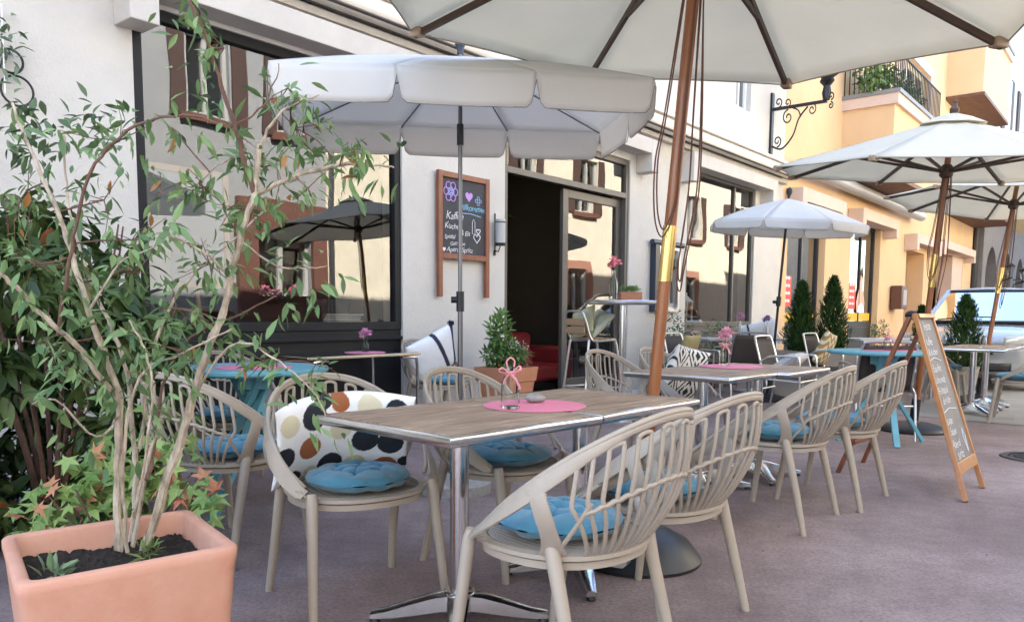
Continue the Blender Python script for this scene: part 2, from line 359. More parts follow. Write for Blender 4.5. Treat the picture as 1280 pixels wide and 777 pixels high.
for t0,t1,z0,z1 in UPW:
    window(cafe,t0,t1,z0,z1,WHITEC,.06,((t0+t1)/2,),-.12,DKGL)
# down lights
part(cafe,'ceiling_lamp',emis('downlight',(1,.75,.4),25),lambda b:(b.lathe([(0,3.385),(.05,3.385),(.05,3.4)],fp(4.4,0,-2.0),16)))

# ------------------------------------------------------------ orange building
orb=thing('orange_building','orange plastered building with projecting bays and pinkish window surrounds past the cafe','building')
OH=[(11.5,13.72,.0,3.3),(15.5,18.0,.0,3.28),(20.7,22.9,0,2.95),(24.3,29.0,0,3.15)]
OW=[(19.4,22.3,6.1,8.0)]
TE=31.0
part(orb,'wall',ORANGE,lambda b:segs(b,TC,TE,0,10.4,OH+OW,-.5,-.02),smooth=False)
part(orb,'back_wall',ORANGE,lambda b:(b.fb(TC,TE,0,10.4,-7.3,-7),b.fb(TE-.3,TE,0,10.4,-7,-.5),b.fb(TC,TE,10.41,10.65,-7.3,.3),b.fb(TC+.002,TC+.3,HB+.3,10.4,-7,-.5),b.fb(TC+.31,TE-.31,3.5,3.7,-7,-.51)),smooth=False)
DG=mat('dark_grey_panel',(.05,.05,.052),.6)
YEL=mat('yellow_film',(.75,.42,.02),.5); REDP=mat('red_poster',(.62,.05,.04),.5)
for t0,t1 in((11.5,13.72),(15.5,18.0)):
    window(orb,t0,t1,.85,3.29,DKMET,.09,((t0*.45+t1*.55),),-.2,glassmat('green_shop_glass%d'%int(t0),.5,(.5,.62,.6),.1),low=1)
    part(orb,'yellow_window_band',YEL,lambda b:b.fb(t0+.1,t1-.1,.95,1.14,-.19,-.185),smooth=False)
for t0,t1,z in((11.3,13.95,3.02),(15.2,18.4,3.05),(20.4,23.6,2.9),(24.0,29.4,3.0)):
    part(orb,'lintel',PINKB,lambda b:(b.fb(t0+.25,t1-.25,z+.2,z+.45,-.02,.32),b.fb(t0,t0+.25,z,z+.45,-.02,.32),b.fb(t1-.25,t1,z,z+.45,-.02,.32)),smooth=False,bevel=.01)
TANP=mat('tan_garage_door',(.33,.20,.10),.7,var=.1,scale=4)
part(orb,'entrance_recess',TANP,lambda b:(b.fb(20.7,22.9,0,2.95,-.9,-.52),b.fb(24.3,29,0,3.15,-1.2,-.9)),smooth=False)
part(orb,'pillar',PINKB,lambda b:(b.fb(27.2,29,.0,3.14,-.5,-.03)),smooth=False)
part(orb,'awning_case',mat('grey_awning_case',(.42,.42,.42),.4,.3),lambda b:(b.tube([fp(11.3,3.86,.25),fp(21,3.86,.25)],.13,14)),)
SOFF=mat('brown_wood_soffit',(.15,.06,.025),.6,var=.3,scale=5,stretch=(1,1,1))
def bay(t0,t1,z0,z1,o1,trim=True):
    part(orb,'bay',ORANGE,lambda b:b.fb(t0,t1,z0+.1,z1,-.02,o1),smooth=False)
    part(orb,'bay_soffit',SOFF,lambda b:b.fb(t0-.05,t1+.05,z0,z0+.098,-.02,o1+.05),smooth=False)
    part(orb,'bay_rim',PINKB,lambda b:(b.fb(t0-.07,t1+.07,z1,z1+.22,-.02,o1+.08)),smooth=False)
    part(orb,'bay_cap',mat('grey_cap',(.2,.2,.2),.5),lambda b:(b.fb(t0-.1,t1+.1,z1+.221,z1+.30,-.02,o1+.12)),smooth=False)
bay(14.5,18.7,4.0,5.5,1.03); bay(24.7,29.6,7.85,10.0,1.0); bay(26,30.7,4.4,4.95,1.2)
part(orb,'window_surround',PINKB,lambda b:(b.fb(19.15,19.4,5.9,8.25,-.02,.05),b.fb(22.3,22.55,5.9,8.25,-.02,.05),b.fb(19.4,22.3,8.0,8.25,-.02,.05)),smooth=False)
window(orb,19.4,22.3,6.1,8.0,mat('cream_frame',(.7,.65,.5),.5),.14,(20.3,21.3),-.2)
def rail(b):
    for i in range(30):
        q=14.5+i*4.2/29; b.tube([fp(q,5.8,1.03),fp(q,6.6,1.03)],.012,5)
    for i in range(11): b.tube([fp(14.5,5.8,i*.10),fp(14.5,6.6,i*.10)],.012,5)
    b.tube([fp(14.5,6.6,0),fp(14.5,6.6,1.03),fp(18.7,6.6,1.03)],.02,6)
part(orb,'balcony_railing',DKMET,rail)
part(orb,'downpipe',DKMET,lambda b:b.tube([fp(30.8,0,.05),fp(30.8,6,.05)],.12,10))
# arched building further on
arch=thing('arched_building','grey plastered building with dark round arches and a sloping yellowish eave at the street end','building')
GREYP=mat('dark_grey_plaster',(.20,.185,.185),.9,var=.15,scale=2)
def arches(b):
    tt=31.3; 
    b.fb(31.02,62,3.9,5.2,-.4,.3)
    prev=31.02
    for k in range(7):
        c=33.1+k*4.2; wd=1.35
        b.fb(prev,c-wd,0,3.9,-.4,.3); prev=c+wd
        n=40
        for i in range(n):
            a0=PI*i/n;a1=PI*(i+1)/n
            x0,x1=sorted((c+wd*math.cos(a0),c+wd*math.cos(a1))); zz=2.5+wd*min(math.sin(a0),math.sin(a1))
            b.fb(x0,x1,zz,3.9,-.4,.3)
    b.fb(prev,62,0,3.9,-.4,.3)
part(arch,'wall',GREYP,arches,smooth=False)
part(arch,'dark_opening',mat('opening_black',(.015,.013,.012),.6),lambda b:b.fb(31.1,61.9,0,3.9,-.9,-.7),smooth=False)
part(arch,'eave',mat('yellow_eave',(.55,.42,.22),.8),lambda b:b.add([fp(31.0,5.0,.3),fp(62,5.0,.3),fp(62,5.7,1.5),fp(31.0,5.7,1.5),fp(31.0,5.1,.3),fp(62,5.1,.3),fp(62,5.8,1.5),fp(31.0,5.8,1.5)],[(0,1,2,3),(7,6,5,4),(0,4,5,1),(1,5,6,2),(2,6,7,3),(3,7,4,0)]),smooth=False)
part(arch,'roof',DKMET,lambda b:b.add([fp(30.9,5.82,1.6),fp(62,5.82,1.6),fp(62,7,-4),fp(30.9,7,-4),fp(30.9,5.95,1.6),fp(62,5.95,1.6),fp(62,7.2,-4),fp(30.9,7.2,-4)],[(0,1,2,3),(7,6,5,4),(0,4,5,1),(1,5,6,2),(2,6,7,3),(3,7,4,0)]),smooth=False)
part(arch,'back_wall',GREYP,lambda b:b.fb(31.1,62,0,7,-4.3,-4),smooth=False)
for k in range(4):
    tt=35.1+k*4.2
    L=thing('wall_lantern','old black wall lantern between the dark arches, %s'%['nearest to the orange building','second from the orange building','third from the orange building','farthest from the orange building'][k],'lantern',fp(tt,2.75,.3),FN,'lanterns on the arched building')
    part(L,'bracket',DKMET,lambda b:(b.tube([(0,0,-.5),(0,.06,-.2),(0,.42,-.1)],.03,6),b.tube([(0,0,.0),(0,.3,.05),(0,.42,-.1)],.02,6)))
    part(L,'lantern_cage',DKMET,lambda b:(b.lathe([(.0,.55),(.2,.42),(.2,.38),(.06,.38)],(0,.42,0),6),b.lathe([(.09,-.1),(.11,-.05)],(0,.42,0),6)))
    part(L,'lantern_glass',GLASS,lambda b:b.lathe([(.11,-.05),(.18,.38)],(0,.42,0),6))
# pale building beyond
pb=thing('far_pale_building','tall pale building with reddish shutters rising behind the arches at the street end','building')
PALE=mat('pale_far_plaster',(.62,.58,.53),.9,var=.08,scale=1)
part(pb,'wall',PALE,lambda b:(b.fb(31.1,62,7.25,15,-5.5,-.2),b.fb(62.1,64,0,15,-6,10)),smooth=False)
for k in range(6):
    q=33+k*4.4
    W=part(pb,'window',WHITEC,lambda b:b.fb(q,q+1.4,9,11.6,-.2,-.12),smooth=False)
    part(W,'pane',DKGL,lambda b:b.fb(q+.1,q+1.3,9.1,11.5,-.119,-.115),smooth=False)
    part(W,'shutter',SHUT,lambda b:(b.fb(q-.75,q-.02,8.9,11.7,-.2,-.12),b.fb(q+1.42,q+2.15,8.9,11.7,-.2,-.12)),smooth=False)
for k in range(3):
    W=part(pb,'window',WHITEC,lambda b:b.add([Vector(p) for p in [fp(62.05,4+k*3.2,1+j*3) for j in(0,)]]+[fp(62.05,4+k*3.2,2.4),fp(62.05,6+k*3.2,2.4),fp(62.05,6+k*3.2,1)],[(0,1,2,3)]),smooth=False)

# ------------------------------------------------------------ buildings across the street (seen as reflections)
OO=8.5
opp=thing('opposite_shade_grey_house','house across the street with brown shutters, its shade painted in as grey, mirrored in the left shop window','building')
SHADEW=mat('shade_grey_plaster',(.33,.34,.35),.9,var=.1,scale=2,bump=.3,bscale=40)  # the shade on this house is painted in as darker blue-grey
CREAM=mat('cream_plaster',(.78,.72,.58),.9,var=.18,scale=3,bump=.6,bscale=30)
SAND=mat('red_sandstone',(.17,.075,.055),.85,var=.2,scale=4,bump=.3)
def osegs(b,t0,t1,z1,holes): segs(b,t0,t1,0,z1,holes,OO,OO+.4)
TS=7.2
OWH=mat('off_white_window',(.42,.42,.41),.6)
def owin(p,t0,t1,z0,z1,sh=True,sur=None):
    W=part(p,'window',OWH,lambda b:(b.fb(t0,t0+.08,z0,z1,OO+.1,OO+.2),b.fb(t1-.08,t1,z0,z1,OO+.1,OO+.2),b.fb(t0+.08,t1-.08,z0,z0+.08,OO+.1,OO+.2),b.fb(t0+.08,t1-.08,z1-.08,z1,OO+.1,OO+.2),b.fb((t0+t1)/2-.05,(t0+t1)/2+.05,z0+.08,z1-.08,OO+.1,OO+.2)),smooth=False)
    part(W,'pane',DKGL,lambda b:b.fb(t0+.08,t1-.08,z0+.08,z1-.08,OO+.16,OO+.18),smooth=False)
    if sh: part(W,'shutter',SHUT,lambda b:(b.fb(t0-.36,t0-.04,z0-.05,z1+.05,OO-.05,OO-.005),b.fb(t1+.04,t1+.36,z0-.05,z1+.05,OO-.05,OO-.005)),smooth=False)
    part(W,'sill',SAND if sur is None else sur,lambda b:b.fb(t0-.15,t1+.15,z0-.14,z0-.002,OO-.1,OO+.1),smooth=False)
ga=[(-12,-11,1.2,2.6),(-7.6,-6.6,1.2,2.6),(-3,-2,1.3,2.6),(1.2,2.2,1.3,2.6),(4.1,5.0,4.75,6.3),(-5,-4,4.75,6.3),(-.6,.4,4.75,6.3),(6.05,7.0,4.75,6.3)]
part(opp,'wall',SHADEW,lambda b:osegs(b,-20,TS,9,ga+[(5.5,6.75,1.42,2.65)]),smooth=False)
for h in ga: owin(opp,*h)
owin(opp,5.5,6.75,1.42,2.65,sh=False)
part(opp,'sandstone_surround',SAND,lambda b:(b.fb(5.0,5.49,.9,3.35,OO-.12,OO-.005),b.fb(6.76,7.15,.9,3.35,OO-.12,OO-.005),b.fb(5.495,6.755,2.66,3.35,OO-.12,OO-.005),b.fb(5.495,6.755,.9,1.26,OO-.12,OO-.005)),smooth=False)
part(opp,'body',SHADEW,lambda b:(b.fb(-20,TS-.01,8.7,9,OO+.41,OO+7),b.fb(-20,TS-.01,0,8.69,OO+6.7,OO+7)),smooth=False)
op2=thing('opposite_cream_house','sunlit cream house across the street with pinkish window surrounds, mirrored in the cafe glass','building')
ca=[(13.2,14.2,.9,2.5),(16.6,17.6,.9,2.5),(10.6,11.5,4.3,5.9),(13.8,14.7,4.3,5.9),(16.9,17.9,4.3,5.9),(20.5,21.5,4.3,5.9),(24.3,25.3,4.0,5.6),(28,29,4,5.6),(20.5,21.5,.9,2.5),(24,25,.9,2.5)]
part(op2,'wall',CREAM,lambda b:osegs(b,TS+.002,45,8.2,ca),smooth=False)
for h in ca: owin(op2,*h,sh=h[2]>3,sur=SAND)
part(op2,'body',CREAM,lambda b:(b.fb(TS+.01,45,8.0,8.2,OO+.41,OO+7),b.fb(TS+.01,45,0,8,OO+6.7,OO+7)),smooth=False)
part(op2,'window_surround',mat('pink_sandstone',(.42,.21,.15),.85,var=.1,scale=4),lambda b:[(b.fb(h[0]-.28,h[0]-.002,h[2],h[3],OO-.06,OO-.005),b.fb(h[1]+.002,h[1]+.28,h[2],h[3],OO-.06,OO-.005),b.fb(h[0]-.28,h[1]+.28,h[3]+.002,h[3]+.25,OO-.06,OO-.005)) for h in ca if h[2]<3],smooth=False)
part(op2,'eave',DKMET,lambda b:b.fb(TS,45,8.21,8.35,OO-.5,OO+7),smooth=False)
part(op2,'downpipe',GREYPOLE,lambda b:b.tube([fp(TS+.1,0,OO-.08),fp(TS+.1,8,OO-.08)],.06,8))

# ------------------------------------------------------------ foliage helpers
def leafadd(b,p,dirv,nrm,L,W,col,lobed=False,curl=.15):
    d=dirv.normalized(); s=d.cross(nrm)
    if s.length<1e-4: s=d.orthogonal()
    s.normalize(); n=s.cross(d)
    if lobed:
        pts=[(0,0,0)]; 
        for a,r in((-115,.55),(-80,.3),(-60,.85),(-30,.45),(0,1.05),(30,.45),(60,.85),(80,.3),(115,.55)):
            pts.append((math.cos(R(a))*r,math.sin(R(a))*r,-.12*r*r))
        vs=[p+d*L*.5*x+s*L*.5*y+n*L*z for x,y,z in pts]
        b.add(vs,[(0,i,i+1) for i in range(1,9)],col)
    else:
        cv=curl*(.3+2.2*RNG.random()); vs=[p]; tw=(RNG.random()-.5)*.5
        for t_,w_ in((.18,.62),(.42,1.),(.7,.72)):
            c_=p+d*L*(t_-.12*cv*t_*t_)-n*L*cv*t_*t_; s2=s+n*tw*t_
            vs+=[c_+s2*W*.5*w_+n*W*.12*w_,c_-n*W*.05,c_-s2*W*.5*w_+n*W*.12*w_]
        vs.append(p+d*L*(1-.12*cv)-n*L*cv)
        b.add(vs,[(0,1,2),(0,2,3),(1,4,5,2),(2,5,6,3),(4,7,8,5),(5,8,9,6),(7,10,8),(8,10,9)],col)
def rv(): 
    v=Vector(RNG.normal(size=3)); return v.normalized()
def mixc(a,c,t): return tuple(a[i]*(1-t)+c[i]*t for i in range(3))
def leafcloud(b,c,rad,n,L,W,c1,c2,droop=.3,lobed=False,extra=None,pe=0,shell=.5):
    c=Vector(c)
    for i in range(n):
        v=rv(); r=RNG.random()**shell
        p=c+Vector((v.x*rad[0],v.y*rad[1],v.z*rad[2]))*r
        d=(v*.6+rv()*.8-Vector((0,0,droop))).normalized(); nn=(Vector((0,0,1))+rv()*.6).normalized()
        k=RNG.random(); col=mixc(c1,c2,k)
        if extra and RNG.random()<pe: col=extra
        s=.7+.6*RNG.random(); leafadd(b,p,d,nn,L*s,W*s,col,lobed)
def at(x,y,z=0):
    d=RT*((x-640)/CF)-UP*((y-CCY)/CF)+FW; return Vector((0,0,CH))+d*((z-CH)/d.z)
def atd(x,y,dep):
    d=RT*((x-640)/CF)-UP*((y-CCY)/CF)+FW; return Vector((0,0,CH))+d*(dep/d.y)
G1,G2=(.045,.10,.025),(.13,.22,.06)

# ------------------------------------------------------------ front planter with the tall shrub
q=[Vector((-.745,2.10)),Vector((-1.15,1.76)),Vector((-1.46,2.18)),Vector((-1.05,2.50))]
pc=sum(q,Vector((0,0)))/4
pl=thing('terracotta_planter','big square pale terracotta planter full of dark soil at lower left','planter',(pc.x,pc.y,0))
def rr(poly,k,rad=.04,n=4):   # inset & rounded polygon about centre
    P=[(p-pc) for p in poly]; out=[]
    P=[p-p.normalized()*k*1.35 for p in P]
    for i,p in enumerate(P):
        a=(P[i-1]-p).normalized();c=(P[(i+1)%4]-p).normalized()
        s0=p+a*rad;s1=p+c*rad
        for j in range(n+1):
            u=j/n; out.append(s0*(1-u)**2+p*2*u*(1-u)+s1*u*u)
    return out
def planter(b):
    lay=[(rr(q,.035),0),(rr(q,.006),.40),(rr(q,.0),.425),(rr(q,.0),.445),(rr(q,.006),.452),(rr(q,.028),.452),(rr(q,.036,.03),.443),(rr(q,.045,.03),.30)]
    n=len(lay[0][0]); vs=[(p.x,p.y,z) for L,z in lay for p in L]
    fs=[(i*n+k,i*n+(k+1)%n,(i+1)*n+(k+1)%n,(i+1)*n+k) for i in range(len(lay)-1) for k in range(n)]
    fs=[f[::-1] for f in fs]; b.add(vs,fs)
part(pl,'pot',TERRA,planter,smooth=True,ang=50)
def soil(b):
    L=rr(q,.036,.03); n=len(L)
    def f(u,v):
        # bilinear over the inner square
        A=[L[2],L[7],L[12],L[17]]; p=A[0]*(1-u)*(1-v)+A[1]*u*(1-v)+A[2]*u*v+A[3]*(1-u)*v
        z=.375+RNG.random()*.016+.012*math.sin(u*9)*math.sin(v*7); return (p.x,p.y,z)
    b.grid(f,46,46)
part(pl,'soil',SOIL,soil)
sh=thing('potted_shrub','tall bare stemmed shrub with arching branches and narrow leaves growing from the terracotta planter','shrub',(-1.15,2.27,.37))
O=Vector(sh.location)
BR=[ # (points px,depth) radius0,radius1, bark
 ([(150,693,2.24),(147,600,2.24),(148,500,2.22),(138,465,2.22),(112,390,2.2),(90,320,2.2),(72,265,2.22),(40,190,2.25),(15,130,2.3)],.016,.005,0),
 ([(163,684,2.34),(170,600,2.36),(165,540,2.36),(160,470,2.4),(135,400,2.42),(105,330,2.45),(85,250,2.5),(80,170,2.5)],.012,.004,0),
 ([(180,690,2.28),(205,612,2.26),(235,520,2.26),(258,440,2.24),(275,400,2.24),(288,350,2.24),(300,300,2.22),(318,240,2.2),(326,180,2.2)],.0175,.009,0),
 ([(318,240,2.2),(300,180,2.17),(281,120,2.15),(262,60,2.12),(240,8,2.1),(226,-30,2.1)],.009,.004,1),
 ([(316,246,2.2),(370,220,2.24),(425,207,2.28),(470,206,2.3),(492,209,2.31)],.010,.003,0),
 ([(326,180,2.2),(342,150,2.22),(372,128,2.25),(400,120,2.27)],.006,.002,0),
 ([(72,420,2.15),(85,340,2.12),(97,270,2.1),(120,205,2.08),(160,163,2.06),(210,146,2.05),(255,148,2.05),(282,157,2.06)],.007,.003,1),
 ([(148,505,2.22),(125,470,2.2),(95,430,2.15),(60,400,2.1),(20,360,2.05),(-10,335,2.0)],.012,.006,0),
 ([(185,600,2.3),(195,550,2.38),(205,480,2.42),(240,420,2.45),(300,392,2.5),(345,370,2.55)],.008,.003,1),
 ([(240,500,2.25),(275,445,2.2),(305,428,2.15),(350,452,2.12),(392,488,2.1),(408,520,2.1)],.005,.002,0),
 ([(288,350,2.24),(262,320,2.2),(228,300,2.16),(195,290,2.1)],.006,.002,0),
 ([(175,560,2.3),(190,450,2.33),(215,380,2.36),(255,330,2.4),(292,300,2.42),(330,262,2.45)],.007,.003,0),
 ([(148,520,2.22),(120,545,2.1),(70,500,2.0),(40,505,1.98)],.005,.002,0),
 ([(300,300,2.22),(340,330,2.25),(380,335,2.28),(410,332,2.3)],.004,.002,0),
 ([(290,160,2.16),(330,130,2.18),(350,80,2.2)],.004,.0015,1),
 ([(230,250,2.2),(262,215,2.2),(300,190,2.2)],.004,.0015,0),
 ([(112,390,2.2),(150,330,2.15),(190,310,2.12)],.005,.002,0),
 ([(90,320,2.2),(60,330,2.15),(20,320,2.1)],.005,.002,1),
 ([(165,650,2.2),(178,600,2.15),(190,500,2.12),(182,440,2.1),(160,400,2.08)],.006,.003,0),
 ([(158,690,2.2),(155,560,2.2),(175,470,2.2),(230,440,2.18),(290,410,2.16)],.007,.003,0),
 ([(166,690,2.3),(190,560,2.34),(212,500,2.36)],.009,.004,0)]
def cr(P,n=5):
    out=[]
    for i in range(len(P)-1):
        p0=P[max(i-1,0)];p1=P[i];p2=P[i+1];p3=P[min(i+2,len(P)-1)]
        for j in range(n):
            t=j/n; out.append(.5*((2*p1)+(p2-p0)*t+(2*p0-5*p1+4*p2-p3)*t*t+(-p0+3*p1-3*p2+p3)*t**3))
    return out+[P[-1]]
paths=[]
def stems(kind):
    def f(b):
        for P,r0,r1,k in BR:
            if k!=kind: continue
            V=cr([atd(*p)-O for p in P]); n=len(V)
            V=[v+rv()*.0035 for v in V]
            b.tube(V,[(r0+(r1-r0)*i/(n-1))*.80*(1+.12*math.sin(i*1.9)) for i in range(n)],7)
    return f
TW=[]
def shleaves(b):
    for P,r0,r1,k in BR:
        V=cr([atd(*p)-O for p in P],7); n=len(V)
        for i in range(int(n*.35),n):
            if r0>.02 and i<n*.5: continue
            for _ in range(2 if RNG.random()<.75 else 1):
                if RNG.random()<.5: continue
                p=V[i]+rv()*.01; tw=rv(); tw.z-=.25
                q2=p+tw.normalized()*(.02+.10*RNG.random())
                for _ in range(RNG.integers(1,4)):
                    L=.035+.035*RNG.random(); leafadd(b,q2+rv()*.012,(rv()+tw*.8-Vector((0,0,.35))),Vector((0,0,1))+rv()*.7,L,L*.3,mixc((.06,.125,.045),(.20,.31,.12),RNG.random()))
    CL=[(150,175,60,26),(130,250,45,20),(40,330,60,50),(125,350,60,60),(170,340,45,40),(200,240,30,14),(255,235,40,34),(300,170,40,34),(370,160,45,46),(345,205,35,26),(430,190,45,34),(262,330,50,30),(220,385,45,36),(330,450,40,26),(395,455,30,14),(190,430,60,44),(60,430,60,40),(25,250,40,44),(280,60,30,22),(250,20,22,16),(360,110,40,12),(385,235,40,20),(105,480,50,30),(230,440,30,20),(402,500,22,9),(165,300,50,26),(215,160,40,12),(180,470,40,24),(300,260,40,28)]
    for x,y,r,n in CL:
        c=atd(x,y,2.15+RNG.random()*.2)-O; rr_=r/975*2.2
        subs=[c+Vector(RNG.normal(size=3))*rr_*.55 for _ in range(max(3,n//5))]
        TW.append([c]+subs)
        for i in range(int(n*1.15)):
            s=subs[RNG.integers(len(subs))]; p=s*(.75+.25*RNG.random())+c*0; p=s+(c-s)*RNG.random()*.5+Vector(RNG.normal(size=3))*.012
            L=.022+.036*RNG.random(); col=mixc((.06,.125,.045),(.22,.33,.13),RNG.random())
            if RNG.random()<.03: col=(.35,.17,.06)
            leafadd(b,p,(rv()*1.0-Vector((0,0,.5))),Vector((0,0,1))+rv()*.8,L,L*(.26+.16*RNG.random()),col)
part(sh,'foliage',LEAF,shleaves,ang=80)
def young(b):
    stems(1)(b); allp=[v for P,r0,r1,k in BR for v in cr([atd(*p)-O for p in P],4)]
    for t in TW:
        near=min(allp,key=lambda v:(v-t[0]).length); md=(near+t[0])/2+rv()*.012
        b.tube(cr([near,md,t[0]],3),[.0028,.002],5)
        for q_ in t[1:]: b.tube([t[0],(t[0]+q_)/2+rv()*.012,q_],[.0018,.0009],4)
part(sh,'stem',BARK,stems(0)); part(sh,'young_stem',BARK2,young)
sd2=thing('small_seedling','small grey green seedling sprouting from the planter soil','plant',(-1.17,1.95,.385))
part(sd2,'foliage',LEAF,lambda b:leafcloud(b,(0,0,.03),(.04,.04,.02),16,.05,.02,(.12,.2,.1),(.25,.33,.2),-.3),smooth=False)
sd3=thing('soil_moss_tuft','low green tuft growing at the foot of the shrub stems','plant',(-1.03,2.15,.385))
part(sd3,'foliage',LEAF,lambda b:leafcloud(b,(0,0,.03),(.03,.03,.04),50,.035,.006,(.08,.14,.03),(.2,.26,.08),-.9),smooth=False)

# evergreen behind
ev=thing('evergreen_bush','dense dark evergreen bush with large glossy leaves standing against the white wall at left','bush',(-2.25,3.75,0))
def evst(b):
    for k in range(9):
        a=k*.7; p=[Vector((.03*math.cos(a),.03*math.sin(a),0)),Vector((.12*math.cos(a),.12*math.sin(a),.5)),Vector((.28*math.cos(a),.28*math.sin(a),1.0)),Vector((.38*math.cos(a),.35*math.sin(a),1.5+.1*math.sin(k*3)))]
        b.tube(cr(p),[.015,.004],6)
part(ev,'trunk',BARK2,evst)
def evl(b):
    D1,D2=(.02,.043,.012),(.085,.13,.035)
    for k in range(125):
        v=rv(); c=Vector((v.x*.58,v.y*.5-.05,.78+v.z*.74)); 
        if c.x<-1: continue
        leafcloud(b,c,(.14,.14,.14),30,.135,.05,D1,D2,.7,extra=(.25,.09,.03),pe=.008)
    for k in range(15):   # looser pale twigs on top
        c=Vector((-.35+RNG.random()*.75,-.2+RNG.random()*.4,1.45+RNG.random()*.75))
        leafcloud(b,c,(.09,.09,.1),14,.075,.028,(.07,.12,.05),(.16,.23,.12),.1)
part(ev,'foliage',LEAF,evl,ang=80)
mp=thing('maple_leaved_plant','low plant with pale green and reddish lobed leaves between planter and dark bush','plant',(-1.5,2.95,0))
def mpl(b):
    for x,y,n in((60,640,10),(90,620,16),(130,600,20),(170,590,16),(205,610,14),(240,620,12),(110,575,10),(215,580,12),(60,655,8),(255,632,7),(150,625,16),(190,560,8)):
        c=atd(x,y,2.85+.25*RNG.random())-Vector(mp.location)
        for i in range(int(n*1.7)):
            p=c+Vector(RNG.normal(size=3))*.05; rd=RNG.random()<.13
            col=mixc((.45,.15,.08),(.5,.25,.13),RNG.random()) if rd else mixc((.10,.20,.045),(.32,.42,.13),RNG.random())
            leafadd(b,p,rv()+Vector((0,-.3,-.2)),Vector((0,-.7,1))+rv()*.45,.10+.045*RNG.random(),0,col,True)
part(mp,'foliage',LEAF,mpl,smooth=False)
part(mp,'stem',BARK2,lambda b:[b.tube([(0,0,0),(.1*math.cos(a),.1*math.sin(a),.2),(.3*math.cos(a),.2*math.sin(a),.45)],[.006,.003],5) for a in np.linspace(0,6,9)])
om=thing('wall_ring_ornament','black iron ring ornament with a leafy twig hung on the white wall at upper left','wall ornament',fp(-1.72,2.5,.03),FN)
part(om,'ring',DKMET,lambda b:[b.tube([(x+r*math.cos(a),.02,z+r*math.sin(a)) for a in np.linspace(0,2*PI,25)],.008,6) for x,z,r in((0,.1,.07),(-.03,-.07,.09))])
part(om,'twig',LEAF,lambda b:(b.tube([(.04,.03,-.1),(.04,.04,.42)],.004,5),leafcloud(b,(.04,.04,.2),(.1,.04,.2),46,.07,.025,(.08,.13,.07),(.18,.25,.15),0)),smooth=False)

# ------------------------------------------------------------ furniture: armchair
def sgn(x): return -1 if x<0 else 1
def sup(c,e): return sgn(c)*abs(c)**e
def ring(phi): return Vector((.246*sup(math.sin(phi),.9),-.015-.237*sup(math.cos(phi),.9),.432))
def rim(phi):
    c_=sup(math.cos(phi),.93); y=-.060-(.325 if c_>0 else .235)*c_; x=.295*sup(math.sin(phi),.9)
    k=max(0,min(1,(.095-y)/(.095+.385))); z=.466+.368*(k**.86)
    return Vector((x,y,z))
PM=R(128)
def S(phi,v):
    v=max(0,v); a=ring(phi);c=rim(phi); h=v**.75
    p=Vector((a.x+(c.x-a.x)*h,a.y+(c.y-a.y)*h,a.z+(c.z-a.z)*v))
    o=Vector((a.x,a.y,0)).normalized(); bul=.036*math.sin(PI*min(1,v*1.0)); return p+o*bul
def SN(phi,v):
    e=1e-3; du=S(phi+e,v)-S(phi-e,v); dv=S(phi,min(1,v+e))-S(phi,max(0,v-e)); n=du.cross(dv); n.normalize(); return n
def ribbon(b,pts,w,th):   # pts: list of (phi,v); flat strap on the shell
    P=[S(*p) for p in pts]; n=len(P); vs=[]
    for i,p in enumerate(P):
        t=(P[min(i+1,n-1)]-P[max(i-1,0)]).normalized(); nn=SN(*pts[i]); s=t.cross(nn).normalized()
        ww=w[i] if isinstance(w,list) else w
        for a,c in((-1,-.5),(-.7,-1),(.7,-1),(1,-.5),(1,.5),(.7,1),(-.7,1),(-1,.5)): vs.append(p+s*ww/2*a+nn*th/2*c)
    fs=[(i*8+k,i*8+(k+1)%8,(i+1)*8+(k+1)%8,(i+1)*8+k) for i in range(n-1) for k in range(8)]+[tuple(range(8))[::-1],tuple((n-1)*8+k for k in range(8))]
    b.add(vs,fs)
def chair_shell(b):
    # continuous rim band, arms to back
    n=56; pts=[];w=[]
    for i in range(n+1):
        ph=-PM+2*PM*i/n; c=abs(ph)/PM
        wd=.022+.030*max(0,min(1,(c-.25)/.35)); hgt=rim(ph).z-ring(ph).z
        v=1-wd*.5/max(.06,hgt); pts.append((ph,max(.5,v))); w.append(wd if c<.9 else wd*(1-(c-.9)*2.5))
    ribbon(b,pts,w,.013)
    # top lip
    b.tube([rim(-PM+2*PM*i/n) for i in range(n+1)],.0085,8)
    for s in(-1,1):
        # broad strut from arm to rear leg
        k=12; pts=[(s*R(80-18*(i/k)),1-.03-.97*i/k) for i in range(k+1)]; ribbon(b,pts,[.048+.055*max(0,1-(i/k)*3.2)**2+.035*max(0,(i/k)*3-2)**2 for i in range(k+1)],.014)
        # diagonal brace
        ribbon(b,[(s*R(62-14*i/8),.02+.50*i/8) for i in range(9)],.012,.010)
        # front corner web
        ribbon(b,[(s*R(122),v) for v in(0,.25,.45,.62)],[.05,.036,.030,.026],.013)
def chair_ribs(b):
    K=16; phs=[R(-58+116*k/(K-1)) for k in range(K)]
    top=lambda ph:1-.030/(rim(ph).z-ring(ph).z)
    for k in range(K):
        ph=phs[k]; pts=[]
        for i in range(13):
            v=i/12*.90; q2=ph*(.62+.38*min(1,v*1.6+.15)) if True else ph
            pts.append((q2,v))
        ribbon(b,pts,.0125,.009)
    for k in range(0,K,2):
        a,c=phs[k],phs[k+1]; pts=[]
        for i in range(9):
            u=i/8*PI; pts.append(((a+c)/2-(c-a)/2*math.cos(u),.90+(top((a+c)/2)-.90)*math.sin(u)))
        ribbon(b,pts,.0125,.009)
    pts=[]
    for i in range(65):
        ph=R(-50+100*i/64); pts.append((ph,.40+.14*math.cos(ph*1.55)+.007*math.sin(i*1.55)))
    ribbon(b,pts,.013,.012)
